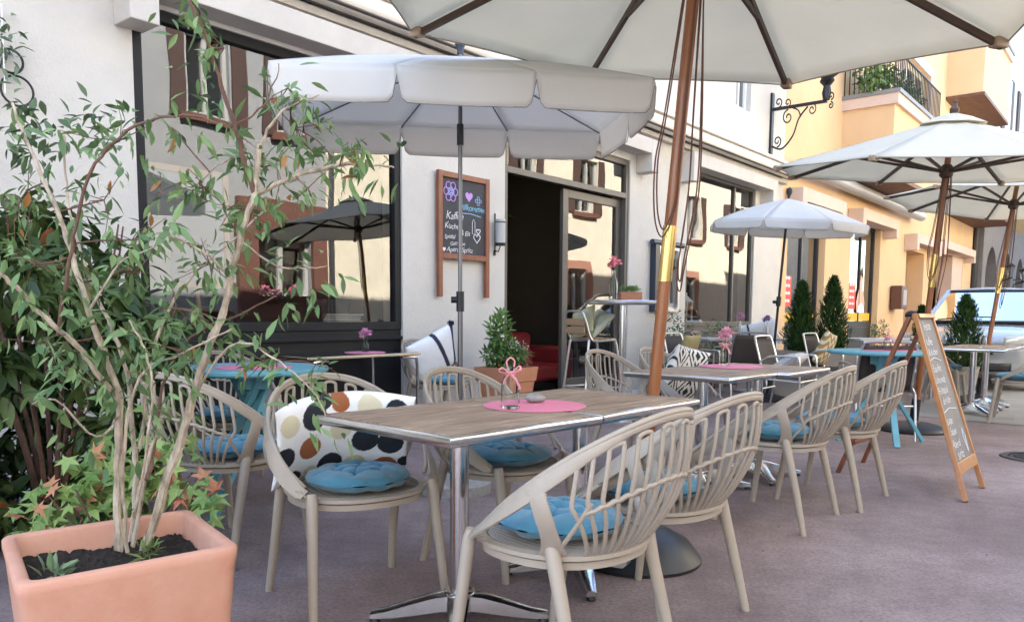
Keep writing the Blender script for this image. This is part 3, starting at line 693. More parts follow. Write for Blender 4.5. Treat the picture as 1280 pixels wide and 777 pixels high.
def chair_seat(b):
    n=48; P=[]
    for i in range(n+1): P.append(ring(2*PI*i/n))
    # apron ring, two stacked bands
    def band(P,h,th,z,out):
        vs=[];m=len(P)-1
        for i in range(m):
            t=(P[(i+1)%m]-P[i-1]).normalized(); o=Vector((-t.y,t.x,0)); o=o if o.dot(Vector((P[i].x,P[i].y+.015,0)))>0 else -o
            c=P[i]+o*out+Vector((0,0,z))
            for a,e in((0,0),(1,.1),(1,.9),(0,1)): vs.append(c+o*th*(a-.5)+Vector((0,0,-h*e)))
        fs=[((i*4+k),(i*4+(k+1)%4),(((i+1)%m)*4+(k+1)%4),(((i+1)%m)*4+k)) for i in range(m) for k in range(4)]
        b.add(vs,fs)
    band(P,.016,.028,.008,.002); band(P,.026,.018,-.011,-.006)
def chair_slats(b):
    for k in range(-9,10):
        x=k*.0225; yy=.225*math.sqrt(max(0,1-(abs(x)/.25)**2.4))
        pts=[(x*(1-.12*abs(i/8)),-yy+2*yy*(i/8),.432-.012*math.sin(PI*i/8)) for i in range(9)]
        b.tube([Vector(p)+Vector((0,-.015,0)) for p in pts],.0058,6,upv=(1,0,0))
def legf(s,front):
    def f(b):
        if front: P=[(s*.236,.150,.462),(s*.238,.158,.43),(s*.25,.185,.22),(s*.262,.215,0)]; r=[.017,.021,.0185,.015]
        else: P=[(s*.232,-.128,.515),(s*.238,-.136,.495),(s*.243,-.155,.43),(s*.252,-.215,.2),(s*.265,-.262,0)]; r=[.010,.019,.0215,.0185,.015]
        b.tube([Vector(p) for p in P],r,14)
        P2=P[-1]; b.lathe([(.0155,0),(.0155,.003)],(P2[0],P2[1],-.0005),10)
    return f
def make_chair(loc,rz,label,group='taupe armchairs'):
    c=thing('armchair',label,'chair',loc,rz,group)
    part(c,'shell',TAUPE,chair_shell,ang=60); part(c,'back_ribs',TAUPE,chair_ribs,ang=60); part(c,'seat_ring',TAUPE,chair_seat,ang=50); part(c,'seat_slats',TAUPE,chair_slats)
    for s in(-1,1):
        part(c,'leg',TAUPE,legf(s,True)); part(c,'leg',TAUPE,legf(s,False))
    return c
_ch=None
def chair(x,y,rz,label,group='taupe armchairs'):
    global _ch
    if _ch is None: _ch=make_chair((x,y,0),rz,label,group); return _ch
    return dup(_ch,(x,y,0),rz,label,group)
def cushmesh():
    b=MB(); n=40;m=14; dim=[(0,0)]+[(.085*math.cos(a),.085*math.sin(a)) for a in np.linspace(0,2*PI,7)[:-1]]+[(.165*math.cos(a+.26),.165*math.sin(a+.26)) for a in np.linspace(0,2*PI,12)[:-1]]
    Rr=.195
    for side in(1,-1):
        def f(u,v):
            a=u*2*PI; r=v*Rr*(1+.008*math.cos(11*a)); h=.040*(1-(v**3.2))**.5
            x,y=r*math.cos(a),r*math.sin(a)
            dd=0
            for cx,cy in dim[:7]: dd+=.027*math.exp(-((x-cx)**2+(y-cy)**2)/(.017**2))
            h2=h*(1+.07*math.cos(11*a)*v**3)+.003*math.sin(x*60+y*20)
            z=side*(h2-(dd if side>0 else 0)*min(1,h/.02))
            rr_=math.hypot(x,y)
            if side>0: z-=.009*math.exp(-((rr_-.085)/.010)**2)+.009*math.exp(-(abs(math.sin(3*a))*rr_/.010)**2)*min(1,rr_/.06)*(1-v**4)+.006*math.exp(-(abs(math.sin(5.5*a+.4))*rr_/.016)**2)*(v>.5)*(1-v**3)
            return (x,y,z+.038)
        b.grid(f,66,22 if side>0 else 10)
    return b
_cu=None
def cushion(ch,label,dz=0,group='round blue seat cushions'):
    global _cu
    loc=ch.location+Matrix.Rotation(ch.rotation_euler.z,3,'Z')@Vector((0,.005,.437+dz))
    if _cu is None: _cu=tag(cushmesh().build('seat_cushion',BLUEC,ang=70),label,'cushion',group); _cu.location=loc; _cu.rotation_euler=(0,0,ch.rotation_euler.z); return _cu
    c=_cu.copy(); COL.objects.link(c); c.location=loc; c.rotation_euler=(0,0,ch.rotation_euler.z+RNG.random()*2); c['label']=label; return c
# pillow
def pillow(name,label,w,h,th,colf,loc,M,nu=110,nv=80,cat='pillow',group=None,parent=None,sag=.02,bend=0):
    b=MB()
    for side in(1,-1):
        def f(u,v):
            x=(u-.5)*w;z=(v-.5)*h; a=1-abs(2*u-1)**2.6; c=1-abs(2*v-1)**2.6
            k=(max(0,a)*max(0,c))**.42
            px=x*(1-.06*(1-abs(2*v-1)**2)*abs(2*u-1)**2*1.0); pz=z*(1-.06*(1-abs(2*u-1)**2)*abs(2*v-1)**2)
            wr=.006*math.sin(u*13+v*5)*k+.004*math.sin(u*5-v*17)*k
            return (px,side*(th/2*k+wr if side>0 else th/2*k)-bend*(2*u-1)**2,pz-sag*math.cos((u-.5)*PI)*(1-v))
        b.grid(f,nu,nv,(lambda u,v:colf(u,v)))
    o=b.build(name,FABA,ang=80); tag(o,label,cat,group); m=M.to_4x4(); m.translation=Vector(loc); o.matrix_world=m
    return o
def Rz(a): return Matrix.Rotation(a,3,'Z')
def Rx(a): return Matrix.Rotation(a,3,'X')
def Ry(a): return Matrix.Rotation(a,3,'Y')
CRM,BLK,BRN,WHT=(.62,.58,.42),(.012,.016,.024),(.30,.10,.035),(.78,.79,.8)
DOTS=[(.10,.80,.085,CRM),(.30,.82,.10,BLK),(.06,.42,.09,BLK),(.27,.46,.09,BRN),(.50,.62,.085,CRM),(.50,.93,.07,BRN),(.70,.86,.09,CRM),(.88,.84,.08,BLK),(.68,.46,.10,BLK),(.44,.18,.10,BLK),(.86,.42,.10,BLK),(.14,.08,.09,BLK),(.62,.12,.09,CRM),(.84,.08,.09,BRN),(.38,.99,.07,BLK),(.97,.15,.05,BLK),(.29,.14,.05,CRM)]
def dots(u,v):
    for x,y,r,c in DOTS:
        if (u-x)**2+((v-y)*.62)**2<(r*.95)**2: return c
    return WHT
def ikat(u,v):
    x=(u*1.9+.2)%1;y=(v*1.5+.15)%1; d=abs(x-.5)+abs(y-.5)
    if d<.13: return BLK
    if .25<d<.36 and (int(u*40)%6!=0): return BLK
    if .47<d<.55: return BLK
    if .72<d<.86 and int(v*30)%5!=0: return BLK
    return (.75,.74,.70)
def zig(u,v):
    k=(v*4+abs(((u*3)%1)-.5)*1.6)%1
    return (.72,.66,.5) if k<.45 else ((.42,.27,.08) if k<.75 else (.3,.22,.12))

# ---- tables
def top_parts(c,s=.70):
    def planks(b):
        n=8; w=(s-.05)/n
        for i in range(n):
            y=-(s-.05)/2+w*(i+.5); b.box((0,y,.7345),(s-.045,w-.004,.013))
    part(c,'wood_top',PLANK,planks,bevel=.0015,smooth=False)
    def rimf(b):
        h=s/2
        P=[(-h,-h),(h,-h),(h,h),(-h,h)]
        prof=[(0,.738),(.004,.7395),(-.012,.7395),(-.024,.733)]
        prof=[(-.022,.739),(-.004,.7395),(.002,.733),(.003,.722),(0,.710),(-.006,.706),(-.022,.706)]
        vs=[(x+(o if x>0 else -o),y+(o if y>0 else -o),z) for o,z in prof for x,y in P]
        m=len(prof); fs=[(i*4+k,i*4+(k+1)%4,((i+1)%m)*4+(k+1)%4,((i+1)%m)*4+k) for i in range(m) for k in range(4)]
        b.add(vs,[f[::-1] for f in fs])
    part(c,'metal_rim',CHROME,rimf,ang=60)
    part(c,'underplate',DKMET,lambda b:(b.box((0,0,.7205),(s-.05,s-.05,.012)),b.box((0,0,.706),(.3,.3,.012))),smooth=False)
def ped(c,r=.033,mt=None):
    mt=mt or CHROME
    part(c,'post',mt,lambda b:b.lathe([(r+.025,.07),(r+.02,.10),(r,.105),(r,.70)],n=28))
    def base(b):
        for k in range(4):
            a=PI/4+k*PI/2; T=Matrix.Rotation(a,3,'Z')
            secs=[(.02,.045,.055,.115),(.08,.042,.05,.108),(.16,.036,.035,.085),(.25,.028,.022,.055),(.315,.022,.018,.040)]
            vs=[]
            for x,hw,z0,z1 in secs:
                for y,z in((-hw,z0),(-hw*.9,z1-.008),(-hw*.3,z1),(hw*.3,z1),(hw*.9,z1-.008),(hw,z0)): vs.append(T@Vector((x,y,z)))
            fs=[(i*6+j,i*6+(j+1)%6,(i+1)*6+(j+1)%6,(i+1)*6+j) for i in range(4) for j in range(6)]+[tuple(range(6))[::-1],tuple(24+j for j in range(6))]
            b.add(vs,fs)
        b.lathe([(.055,.05),(.055,.115),(.045,.12)],n=24)
    part(c,'base',mt,base,ang=40)
    for k in range(4):
        a=PI/4+k*PI/2; part(c,'foot_pad',BLACKP,lambda b:b.lathe([(.017,0),(.02,.006),(.016,.020)],(.30*math.cos(a),.30*math.sin(a),0),12))
def table(x,y,rz,label,group='square wood topped tables',mt=None):
    c=thing('cafe_table',label,'table',(x,y,0),rz,group); top_parts(c); ped(c,mt=mt); return c
TA=table(-.182,2.687,.80,'square weathered wood table nearest the camera, holding the bottle and half the pink mat')
TB=dup(TA,(.286,3.199,.0015),.86,'square weathered wood table pushed against the far end of the front table')
TCc=dup(TA,(1.184,4.811,0),.83,'square grey wood table with pink mat and flower bottle behind the wooden umbrella pole')
TD=dup(TA,(1.655,5.23,0),.86,'square grey wood table joined to the right of the one with the flower bottle')
TE1=dup(TA,(5.15,8.7,0),.86,'grey topped pedestal table with a bottle beside the sandwich board, near the car')
TE2=dup(TA,(5.62,9.24,0),.86,'grey topped pedestal table joined behind the one nearest the car')

CA=chair(-.585,2.92,face(.57,-.82),'taupe armchair at the left end of the front table holding the dotted pillow')
CB=chair(.15,2.33,FNB,'taupe armchair nearest the camera with its ribbed back turned to us')
CC=chair(.50,2.80,face(-.72,.69),'taupe armchair directly behind the nearest one at the front tables')
CD=chair(-.02,3.42,FN,'taupe armchair facing us on the wall side of the front tables')
CE=chair(-1.29,3.57,face(.47,.88),'taupe armchair behind the planter turned towards the light blue table')
CFc=chair(-1.72,4.75,face(.6,-.8),'taupe armchair on the far side of the left light blue table near the wall')
CG=chair(1.42,4.17,FNB,'street side armchair at the middle tables, the nearer of the pair')
CHh=chair(1.91,4.63,FNB,'street side armchair at the middle tables, the farther of the pair')
CI=chair(.88,5.30,FN,'empty taupe armchair on the wall side of the middle tables next to the umbrella pole')
CJ=chair(1.32,5.72,FN,'taupe armchair carrying the black and white diamond pillow')
CK=chair(-.66,7.22,FN,'taupe armchair against the white wall carrying the white striped blanket')
CL_=chair(5.22,8.02,face(-.8,.6),'taupe armchair at the right edge by the table near the car')
CM=chair(5.25,9.45,face(.8,-.6),'taupe armchair behind the table near the car, next to the small conifer')
CNn=chair(3.05,11.6,FN,'taupe armchair far back by the shop window beside the small back table')
for c,l in((CA,'round blue cushion under the dotted pillow on the left front chair'),(CB,'round tufted blue cushion on the chair nearest the camera'),(CC,'round blue cushion on the second street side chair of the front tables'),(CD,'round blue cushion on the chair at the wall side of the front tables'),(CE,'round blue cushion on the chair behind the planter'),(CFc,'round blue cushion on the chair beyond the left blue table'),(CG,'round blue cushion on the nearer chair at the middle tables'),(CHh,'round blue cushion on the farther chair at the middle tables'),(CI,'round blue cushion on the empty chair next to the umbrella pole'),(CK,'round blue cushion under the white blanket by the wall'),(CL_,'round blue cushion on the chair at the right edge'),(CM,'round blue cushion on the chair next to the small conifer by the car')):
    cushion(c,l)
# pillows
def onch(c,v): return c.location+Rz(c.rotation_euler.z)@Vector(v)
pillow('pillow','long white pillow with black, cream and brown dots on the left front chair',.56,.33,.13,dots,onch(CA,(.02,-.175,.635)),Rz(CA.rotation_euler.z+PI)@Rx(.36)@Ry(-.05),150,100,bend=.12)
pillow('pillow','white pillow with black diamond pattern propped in the chair at the middle tables',.58,.42,.13,ikat,onch(CJ,(-.02,-.12,.66)),Rz(CJ.rotation_euler.z+PI)@Rx(.32)@Ry(.16),120,110,bend=.06)
def stripe(u,v):
    if .62<u+.25*(v-.5)<.70 or .90<u: return (.02,.025,.06)
    return (.74,.77,.82)
bl=pillow('blanket','white blanket with navy stripes slung over the chair against the wall',.58,.44,.14,stripe,onch(CK,(.02,-.10,.70)),Rz(CK.rotation_euler.z+PI)@Rx(.30)@Ry(-.42),90,70,'blanket')
tz=bl.matrix_world@Vector((.27,0,.22))
tag(part(None,'tassel',mat('navy_wool',(.015,.02,.05),.95),lambda b:[b.tube([tz,tz+rv()*.035],[.006,.003],5) for _ in range(40)]),'navy tassel at the top corner of the white blanket','tassel')

# ---- light blue round tables
def bluetable(x,y,rz,r,label,z=.79):
    c=thing('blue_table',label,'table',(x,y,0),rz,'round light blue tables')
    part(c,'table_top',BLUET,lambda b:b.lathe([(0,z-.03),(r-.01,z-.03),(r,z-.02),(r,z-.006),(r-.006,z),(0,z)],n=48),ang=40)
    part(c,'apron',BLUET,lambda b:b.box((0,0,z-.075),(.16,.16,.09)),bevel=.005)
    for k in range(4):
        a=PI/4+k*PI/2; b_=(.36*math.cos(a),.36*math.sin(a),.0); a_=(-.10*math.cos(a),-.10*math.sin(a),z-.04)
        a_=(a_[0]*1.0+.04*math.cos(a+PI/2),a_[1]+.04*math.sin(a+PI/2),a_[2]); b_=(b_[0]+.04*math.cos(a+PI/2),b_[1]+.04*math.sin(a+PI/2),b_[2])
        part(c,'leg',BLUET,lambda b:b.bar(a_,b_,.05,.028,upv=(math.cos(a),math.sin(a),0)),bevel=.003,smooth=False)
    return c
bt1=bluetable(-1.43,4.28,.35,.41,'round light blue wooden table with crossed legs behind the shrub at left')
bt2=bluetable(3.22,6.75,.6,.46,'round light blue wooden table behind the middle chairs, next to the sandwich board')
# ---- dark glass table at the left window
dtc=fp(0,0,0)
e0=Vector((-1.5,5.84,0)); e1=Vector((-.80,6.70,0)); dc=(e0+e1)/2-N*.31
dt=thing('glass_table','dark glass topped table with bent steel tube legs under the left shop window','table',(dc.x,dc.y,0),FA)
GOLD=mat('pale_gold_metal',(.70,.60,.42),.25,1)
part(dt,'glass_top',mat('black_table_glass',(.012,.012,.014),.06,coat=.5),lambda b:b.box((0,0,.748),(1.12,.58,.012)),bevel=.003)
part(dt,'frame',GOLD,lambda b:[b.bar(p,q_,.03,.022) for p,q_ in(((-.57,-.30,.74),(.57,-.30,.74)),((-.57,.30,.74),(.57,.30,.74)),((-.57,-.30,.74),(-.57,.30,.74)),((.57,-.30,.74),(.57,.30,.74)))],bevel=.004)
for s in(-1,1):
    for s2 in(-1,1):
        part(dt,'leg',CHROME,lambda b:b.tube(cr([Vector((s*.38,s2*.28,.715)),Vector((s*.50,s2*.29,.712)),Vector((s*.545,s2*.29,.66)),Vector((s*.55,s2*.29,.3)),Vector((s*.55,s2*.29,0))]),.013,8))
# ---- bar table and stool
def bartable(loc):
    c=thing('bar_table','tall round metal bar table beside the cafe door holding flowers and a plant pot','table',loc)
    part(c,'table_top',ALU,lambda b:b.lathe([(0,1.185),(.35,1.185),(.37,1.195),(.372,1.215),(.36,1.225),(0,1.225)],n=48))
    part(c,'post',CHROME,lambda b:b.lathe([(.035,.04),(.035,1.185)],n=24)); part(c,'base',ALU,lambda b:b.lathe([(0,.0),(.24,0),(.24,.015),(.06,.05),(.04,.06)],n=36))
bp=Vector((1.12,7.95,0)); bartable(bp)
def stool(loc,rz):
    c=thing('bar_stool','tall aluminium bar stool with tan slatted back and pale green pillows by the door','bar stool',loc,rz)
    H=.82
    for s in(-1,1):
        part(c,'leg',ALU,lambda b:b.tube(cr([Vector((s*.16,-.17,H)),Vector((s*.17,-.19,H-.06)),Vector((s*.20,-.24,.3)),Vector((s*.215,-.27,0))]),.013,8))
        part(c,'leg',ALU,lambda b:b.tube(cr([Vector((s*.16,.10,H)),Vector((s*.17,.17,H-.05)),Vector((s*.20,.22,.3)),Vector((s*.21,.24,0))]),.013,8))
    part(c,'back_frame',ALU,lambda b:b.tube(cr([Vector(p) for p in((-.17,.16,H),(-.185,-.1,H-.01),(-.185,-.18,H+.03),(-.18,-.235,H+.2),(-.14,-.25,H+.285),(0,-.255,H+.295),(.14,-.25,H+.285),(.18,-.235,H+.2),(.185,-.18,H+.03),(.185,-.1,H-.01),(.17,.16,H))]),.012,8))
    part(c,'backrest',SLATW,lambda b:[b.box((0,-.238-.012*i,H+.10+.085*i),(.33,.014,.07),M=Rx(.08)) for i in range(2)],bevel=.003)
    part(c,'seat',SLATW,lambda b:[b.box((0,-.14+.065*i,H+.012),(.33,.055,.014)) for i in range(5)],bevel=.002)
    part(c,'footrest',ALU,lambda b:b.tube([(-.20,-.23,.32),(.20,-.23,.32),(.2,.21,.32),(-.2,.21,.32),(-.20,-.23,.32)],.009,8))
    return c
st=stool(Vector((.86,8.25,0)),face(.85,.5))
OLV=lambda u,v:(.42,.41,.25) if (int(u*60)+int(v*2))%2 else (.45,.44,.28)
pillow('pillow','olive pillow leaning in the bar stool, the darker one at the back',.36,.30,.10,OLV,onch(st,(-.02,-.13,1.0)),Rz(st.rotation_euler.z+PI)@Rx(.3)@Ry(.3),40,40)
pillow('pillow','pale green pillow in front of the olive one on the bar stool',.36,.34,.11,lambda u,v:(.50,.53,.42),onch(st,(.02,.02,.995)),Rz(st.rotation_euler.z+PI)@Rx(.75)@Ry(-.25),40,40)

# ---- aluminium sling chairs
def make_al(loc,rz,label,group='aluminium chairs with dark seats'):
    c=thing('aluminium_chair',label,'chair',loc,rz,group)
    for s in(-1,1):
        part(c,'side_frame',ALU,lambda b:(b.tube(cr([Vector((s*.26,.22,0)),Vector((s*.26,.21,.35)),Vector((s*.26,.20,.62)),Vector((s*.26,.14,.66)),Vector((s*.26,-.10,.655)),Vector((s*.255,-.2,.60))],4),.012,8),b.tube([(s*.25,-.30,0),(s*.25,-.24,.4),(s*.24,-.20,.45)],.012,8),b.tube([(s*.26,.21,.40),(s*.25,-.24,.42)],.010,8)))
    part(c,'back_frame',ALU,lambda b:b.tube(cr([Vector(p) for p in((-.235,-.18,.43),(-.235,-.25,.7),(-.22,-.29,.83),(-.17,-.30,.86),(.17,-.30,.86),(.22,-.29,.83),(.235,-.25,.7),(.235,-.18,.43))]),.0125,8))
    part(c,'sling_back',SLING,lambda b:b.grid(lambda u,v:(-.225+.45*u,-.185-.105*v-.012*math.sin(PI*u),.44+.39*v),8,6),solid=.008)
    part(c,'sling_seat',SLING,lambda b:b.grid(lambda u,v:(-.24+.48*u,-.19+.40*v,.435-.01*math.sin(PI*u)),8,6),solid=.012)
    part(c,'crossbar',ALU,lambda b:(b.tube([(-.25,.21,.40),(.25,.21,.40)],.010,8),b.tube([(-.25,-.24,.30),(.25,-.24,.30)],.010,8)))
    return c
AL=make_al((3.55,7.35,0),face(-.35,-.9),'aluminium chair with dark sling seat half hidden behind the right light blue table')
AL.location=(3.30,7.05,0); AL.rotation_euler=(0,0,face(.1,1))
ALs=[dup(AL,(3.95,9.6,0),face(.75,-.65),'aluminium chair with the yellow zigzag pillow in front of the planter box'),
 dup(AL,(2.95,8.3,0),face(.77,-.63),'aluminium chair with brown back and a fluffy grey cushion in front of the conifers'),
 dup(AL,(2.15,9.2,0),face(.77,-.63),'aluminium chair with brown back and an olive pillow beyond the diamond pillow'),
 dup(AL,(3.0,10.3,0),face(-.2,.97),'aluminium chair seen from behind at the small back table'),
 dup(AL,(3.85,12.2,0),face(-.3,-.95),'aluminium chair with a white blanket on its back at the small back table')]
pillow('pillow','pillow with yellow and brown zigzags on an aluminium chair by the planter box',.44,.42,.13,zig,onch(ALs[0],(0,-.10,.68)),Rz(ALs[0].rotation_euler.z+PI)@Rx(.35)@Ry(.2),70,70)
pillow('pillow','fluffy light grey cushion lying on the aluminium chair by the conifers',.42,.34,.13,lambda u,v:(.55,.56,.58),onch(ALs[1],(0,.0,.58)),Rz(ALs[1].rotation_euler.z+PI)@Rx(1.0),40,40)
pillow('pillow','olive pillow on the aluminium chair far behind the diamond pillow',.40,.36,.12,lambda u,v:(.33,.28,.13),onch(ALs[2],(.0,-.08,.68)),Rz(ALs[2].rotation_euler.z+PI)@Rx(.35),40,40)
pillow('blanket','white blanket with dark stripe over the farthest aluminium chair',.62,.42,.13,lambda u,v:(.03,.03,.05) if .25<u<.31 else (.72,.72,.72),onch(ALs[4],(0,-.12,.78)),Rz(ALs[4].rotation_euler.z+PI)@Rx(.3)@Ry(-.25),60,50,'blanket')
# back table
bk=thing('back_table','long grey topped table far back in front of the second shop window','table',(3.25,11.1,0),.15,)
part(bk,'table_top',mat('grey_laminate',(.42,.40,.39),.4),lambda b:b.box((0,0,.745),(1.25,.7,.03)),bevel=.004)
part(bk,'post',ALU,lambda b:(b.lathe([(.04,.03),(.04,.73)],(.15,0,0),20),b.lathe([(.25,0),(.25,.02),(.05,.04)],(.15,0,0),28)))
bk2=thing('side_table','narrow pale topped table behind the aluminium chair with the zigzag pillow','table',(5.0,10.4,0),.1)
part(bk2,'table_top',mat('pale_top',(.5,.52,.52),.3),lambda b:b.box((0,0,.775),(1.1,.6,.025)),bevel=.004)
part(bk2,'leg',ALU,lambda b:[b.tube([(x,y,0),(x,y,.765)],.02,8) for x in(-.48,.48) for y in(-.24,.24)])

# ------------------------------------------------------------ umbrellas
def axisM(lx,ly):
    w=Vector((lx,ly,1)).normalized(); u=Vector((0,1,0)).cross(w).normalized(); v=w.cross(u); return Matrix((u,v,w)).transposed()
def wood_umbrella(bx,by,lx,ly,H,Rr,rot,label,brass,baser,sidex=-1,hz=.03):
    c=thing('wooden_umbrella',label,'umbrella',(bx,by,0),0,'wooden market umbrellas'); M=axisM(lx,ly).to_4x4(); M.translation=Vector((bx,by,0)); c.matrix_world=M
    rise=.46; n=8
    K=[Vector((Rr*math.cos(rot+k*2*PI/n),Rr*math.sin(rot+k*2*PI/n),H)) for k in range(n)]
    A=Vector((0,0,H+rise))
    def can(b):
        for k in range(n):
            p,q_=K[k],K[(k+1)%n]
            def f(u,v):
                e=p*(1-u)+q_*u; x=A*(1-v)+e*v
                sag=-.004*math.sin(PI*v)*1.0-.030*math.sin(PI*u)*math.sin(PI*v*.9)*.5
                pull=(1-.035*math.sin(PI*u)*v*v)
                return (x.x*pull,x.y*pull,x.z+sag+.004)
            b.grid(f,10,12)
    part(c,'canopy',CANV,can,solid=.003,ang=20)
    def hem(b):
        for k in range(n):
            p,q_=K[k],K[(k+1)%n]; P=[]
            for i in range(11):
                u=i/10; e=p*(1-u)+q_*u; pull=1-.035*math.sin(PI*u); P.append((e.x*pull,e.y*pull,e.z-.004))
            b.tube(P,.004,5)
    part(c,'hem',mat('hem_thread',(.3,.27,.22),.9),hem)
    part(c,'vent_cap',CANV,lambda b:b.lathe([(.28,H+rise-.055),(.15,H+rise),(.03,H+rise+.035)],n=8,M=Rz(rot)),solid=.003)
    for k in range(n):
        part(c,'rib',DARKW,lambda b:b.bar(K[k]*.985+Vector((0,0,-.020+H*.015)),Vector((K[k].x*.03,K[k].y*.03,H+rise-.075)),.02,.03))
        part(c,'rib_pocket',mat('tan_leather_tab',(.33,.24,.16),.8),lambda b:b.box(K[k]*.975+Vector((0,0,H*.025-.008)),(.07,.05,.045),rz=rot+k*2*PI/n+0),bevel=.006)
        mid=(K[k]*.55); mid.z=H+rise*.45-.05
        part(c,'strut',DARKW,lambda b:b.bar(Vector((mid.x*.05,mid.y*.05,H-.03+hz)),mid,.016,.024))
    part(c,'hub',DARKW,lambda b:b.lathe([(.03,H-.09+hz),(.055,H-.07+hz),(.06,H+hz),(.035,H+.03+hz)],n=16))
    part(c,'crown_hub',DARKW,lambda b:b.lathe([(.03,H+rise-.08),(.05,H+rise-.05),(.045,H+rise)],n=16))
    if hz>.1: part(c,'collar',BRASS,lambda b:b.lathe([(.027,H-.03),(.036,H-.02),(.036,H+.02),(.027,H+.03)],n=16))
    part(c,'pole',WOODP,lambda b:b.lathe([(.026,.02),(.026,brass[0]),(.026,H+rise+.03)],n=20))
    part(c,'brass_sleeve',BRASS,lambda b:b.lathe([(.0265,brass[0]),(.030,brass[0]),(.030,brass[1]),(.0265,brass[1])],n=20))
    part(c,'finial',DARKW,lambda b:b.lathe([(.02,H+rise+.02),(.035,H+rise+.04),(.04,H+rise+.075),(.022,H+rise+.10),(.016,H+rise+.12),(.022,H+rise+.135),(0,H+rise+.155)],n=16))
    def rope(b):
        def drape(x0,x1,ze,yo):
            P=[(x0*.6,yo,H-.02),(x0,yo,H-.5),(x0*1.25,yo,(H-.4+ze)/2),(x0*1.0,yo,ze+.08),((x0+x1)/2,yo,ze),(x1*.9,yo,ze+.12),(x1*1.2,yo,(H-.4+ze)/2),(x1,yo,H-.5),(x1*.5,yo,H-.04)]
            b.tube(cr([Vector(p) for p in P],6),.0035,5)
        drape(-.07,.0,1.45,-.05); drape(-.078,.005,1.42,-.045); drape(.045,.075,1.24,-.03); drape(.05,.088,1.20,.0)
    part(c,'rope',mat('brown_rope',(.10,.045,.03),.9),rope)
    bb=thing('umbrella_base','heavy black %s base holding the %s'%(('domed' if baser<.3 else 'round flat'),{0:'nearest wooden umbrella',1:'wooden umbrella by the right blue table',2:'wooden umbrella by the car'}[sidex]),'umbrella base',(bx,by,0),0,'umbrella bases')
    hgt=.15 if baser<.3 else .09
    part(bb,'dome',BLACKP,lambda b:b.lathe([(0,0),(baser,0),(baser*1.01,.015),(baser*.97,.03),(baser*.8,hgt*.6),(baser*.5,hgt*.9),(.06,hgt),(.04,hgt+.02)],n=48))
    part(bb,'socket',BLACKP,lambda b:b.lathe([(.04,hgt),(.04,hgt+.22),(.034,hgt+.225)],n=20,M=axisM(lx,ly)))
    return c
wood_umbrella(.568,3.427,.069,-.042,2.414,1.514,.204,'huge cream umbrella on the wooden pole in front, seen from below',(1.235,1.47),.28,0,.24)
wood_umbrella(3.819,7.366,.024,-.101,2.388,1.526,-.051,'cream wooden umbrella right of the wall lamp, the nearer of the two at right',(1.36,1.66),.30,1)
wood_umbrella(5.923,9.855,.104,-.024,2.476,1.473,.443,'cream wooden umbrella behind the nearer right one, in front of the car',(1.38,1.70),.32,2)
def scallop(c,P,A,val,mt,dome=.06,name='canopy'):
    n=len(P)
    def can(b):
        for k in range(n):
            p,q_=P[k],P[(k+1)%n]
            def f(u,v):
                e=p*(1-u)+q_*u; x=A*(1-v)+e*v; z=x.z+dome*math.sin(PI*v)*1.0-.006*math.sin(PI*u)*v*v*1.0
                return (x.x,x.y,z)
            b.grid(f,8,12)
    part(c,name,mt,can,solid=.002,ang=25)
    def vl(b):
        for k in range(n):
            p,q_=P[k],P[(k+1)%n]; ed=(q_-p); L=ed.length; nn=Vector((ed.y,-ed.x,0)).normalized()
            if nn.dot(Vector((p.x,p.y,0)))<0: nn=-nn
            def f(u,v):
                e=p*(1-u)+q_*u; dm=min(u,1-u)*L/.055; dd=val*(1 if dm>=1 else (.25+.75*math.sqrt(max(0,1-(1-dm)**2))))
                wv=.008*math.sin(u*L*14+k)*v; z=e.z-.006*math.sin(PI*u)-dd*v
                return (e.x+nn.x*(.012*v+wv),e.y+nn.y*(.012*v+wv),z)
            b.grid(f,28,5)
    part(c,'valance',mt,vl,solid=.0015,ang=50)
    def hm(b):
        for k in range(n):
            p,q_=P[k],P[(k+1)%n]; ed=(q_-p); L=ed.length; Q=[]
            for i in range(29):
                u=i/28; e=p*(1-u)+q_*u; dm=min(u,1-u)*L/.055; dd=val*(1 if dm>=1 else (.25+.75*math.sqrt(max(0,1-(1-dm)**2))))
                nn=Vector((ed.y,-ed.x,0)).normalized(); nn=nn if nn.dot(Vector((p.x,p.y,0)))>0 else -nn
                Q.append((e.x+nn.x*.012,e.y+nn.y*.012,e.z-.006*math.sin(PI*u)-dd))
            b.tube(Q,.003,4)
    part(c,'valance_hem',mat('grey_hem',(.3,.28,.27),.9),hm)
    for k in range(n): part(c,'rib',GREYPOLE,lambda b:b.tube([P[k]+Vector((0,0,-.012)),P[k]*.5+A*.5+Vector((0,0,dome*.9-.015)),A+Vector((0,0,-.02))],.005,5))
rp=thing('balcony_parasol','rectangular grey white parasol with scalloped valance on a thin grey pole behind the front tables','parasol',(-.315,4.73,0),R(7))
HL,HWd,HZ=.985,.62,2.33
per=[(-HL,-HWd),(-HL*.36,-HWd*1.04),(HL*.36,-HWd*1.04),(HL,-HWd),(HL*1.03,0),(HL,HWd),(HL*.36,HWd*1.04),(-HL*.36,HWd*1.04),(-HL,HWd),(-HL*1.03,0)]
PP=[Vector((x,y,HZ)) for x,y in per]
scallop(rp,PP,Vector((0,0,2.585)),.185,CANV2,.022)
part(rp,'pole',GREYPOLE,lambda b:(b.lathe([(.016,.03),(.016,1.15)],n=16),b.lathe([(.0125,1.15),(.0125,2.6)],n=16)))
part(rp,'clamp',BLACKP,lambda b:(b.lathe([(.024,1.10),(.024,1.22)],n=16),b.tube([(-.02,0,1.17),(-.055,0,1.17)],.02,12)))
part(rp,'collar',BLACKP,lambda b:b.lathe([(.02,2.08),(.02,2.20)],n=12))
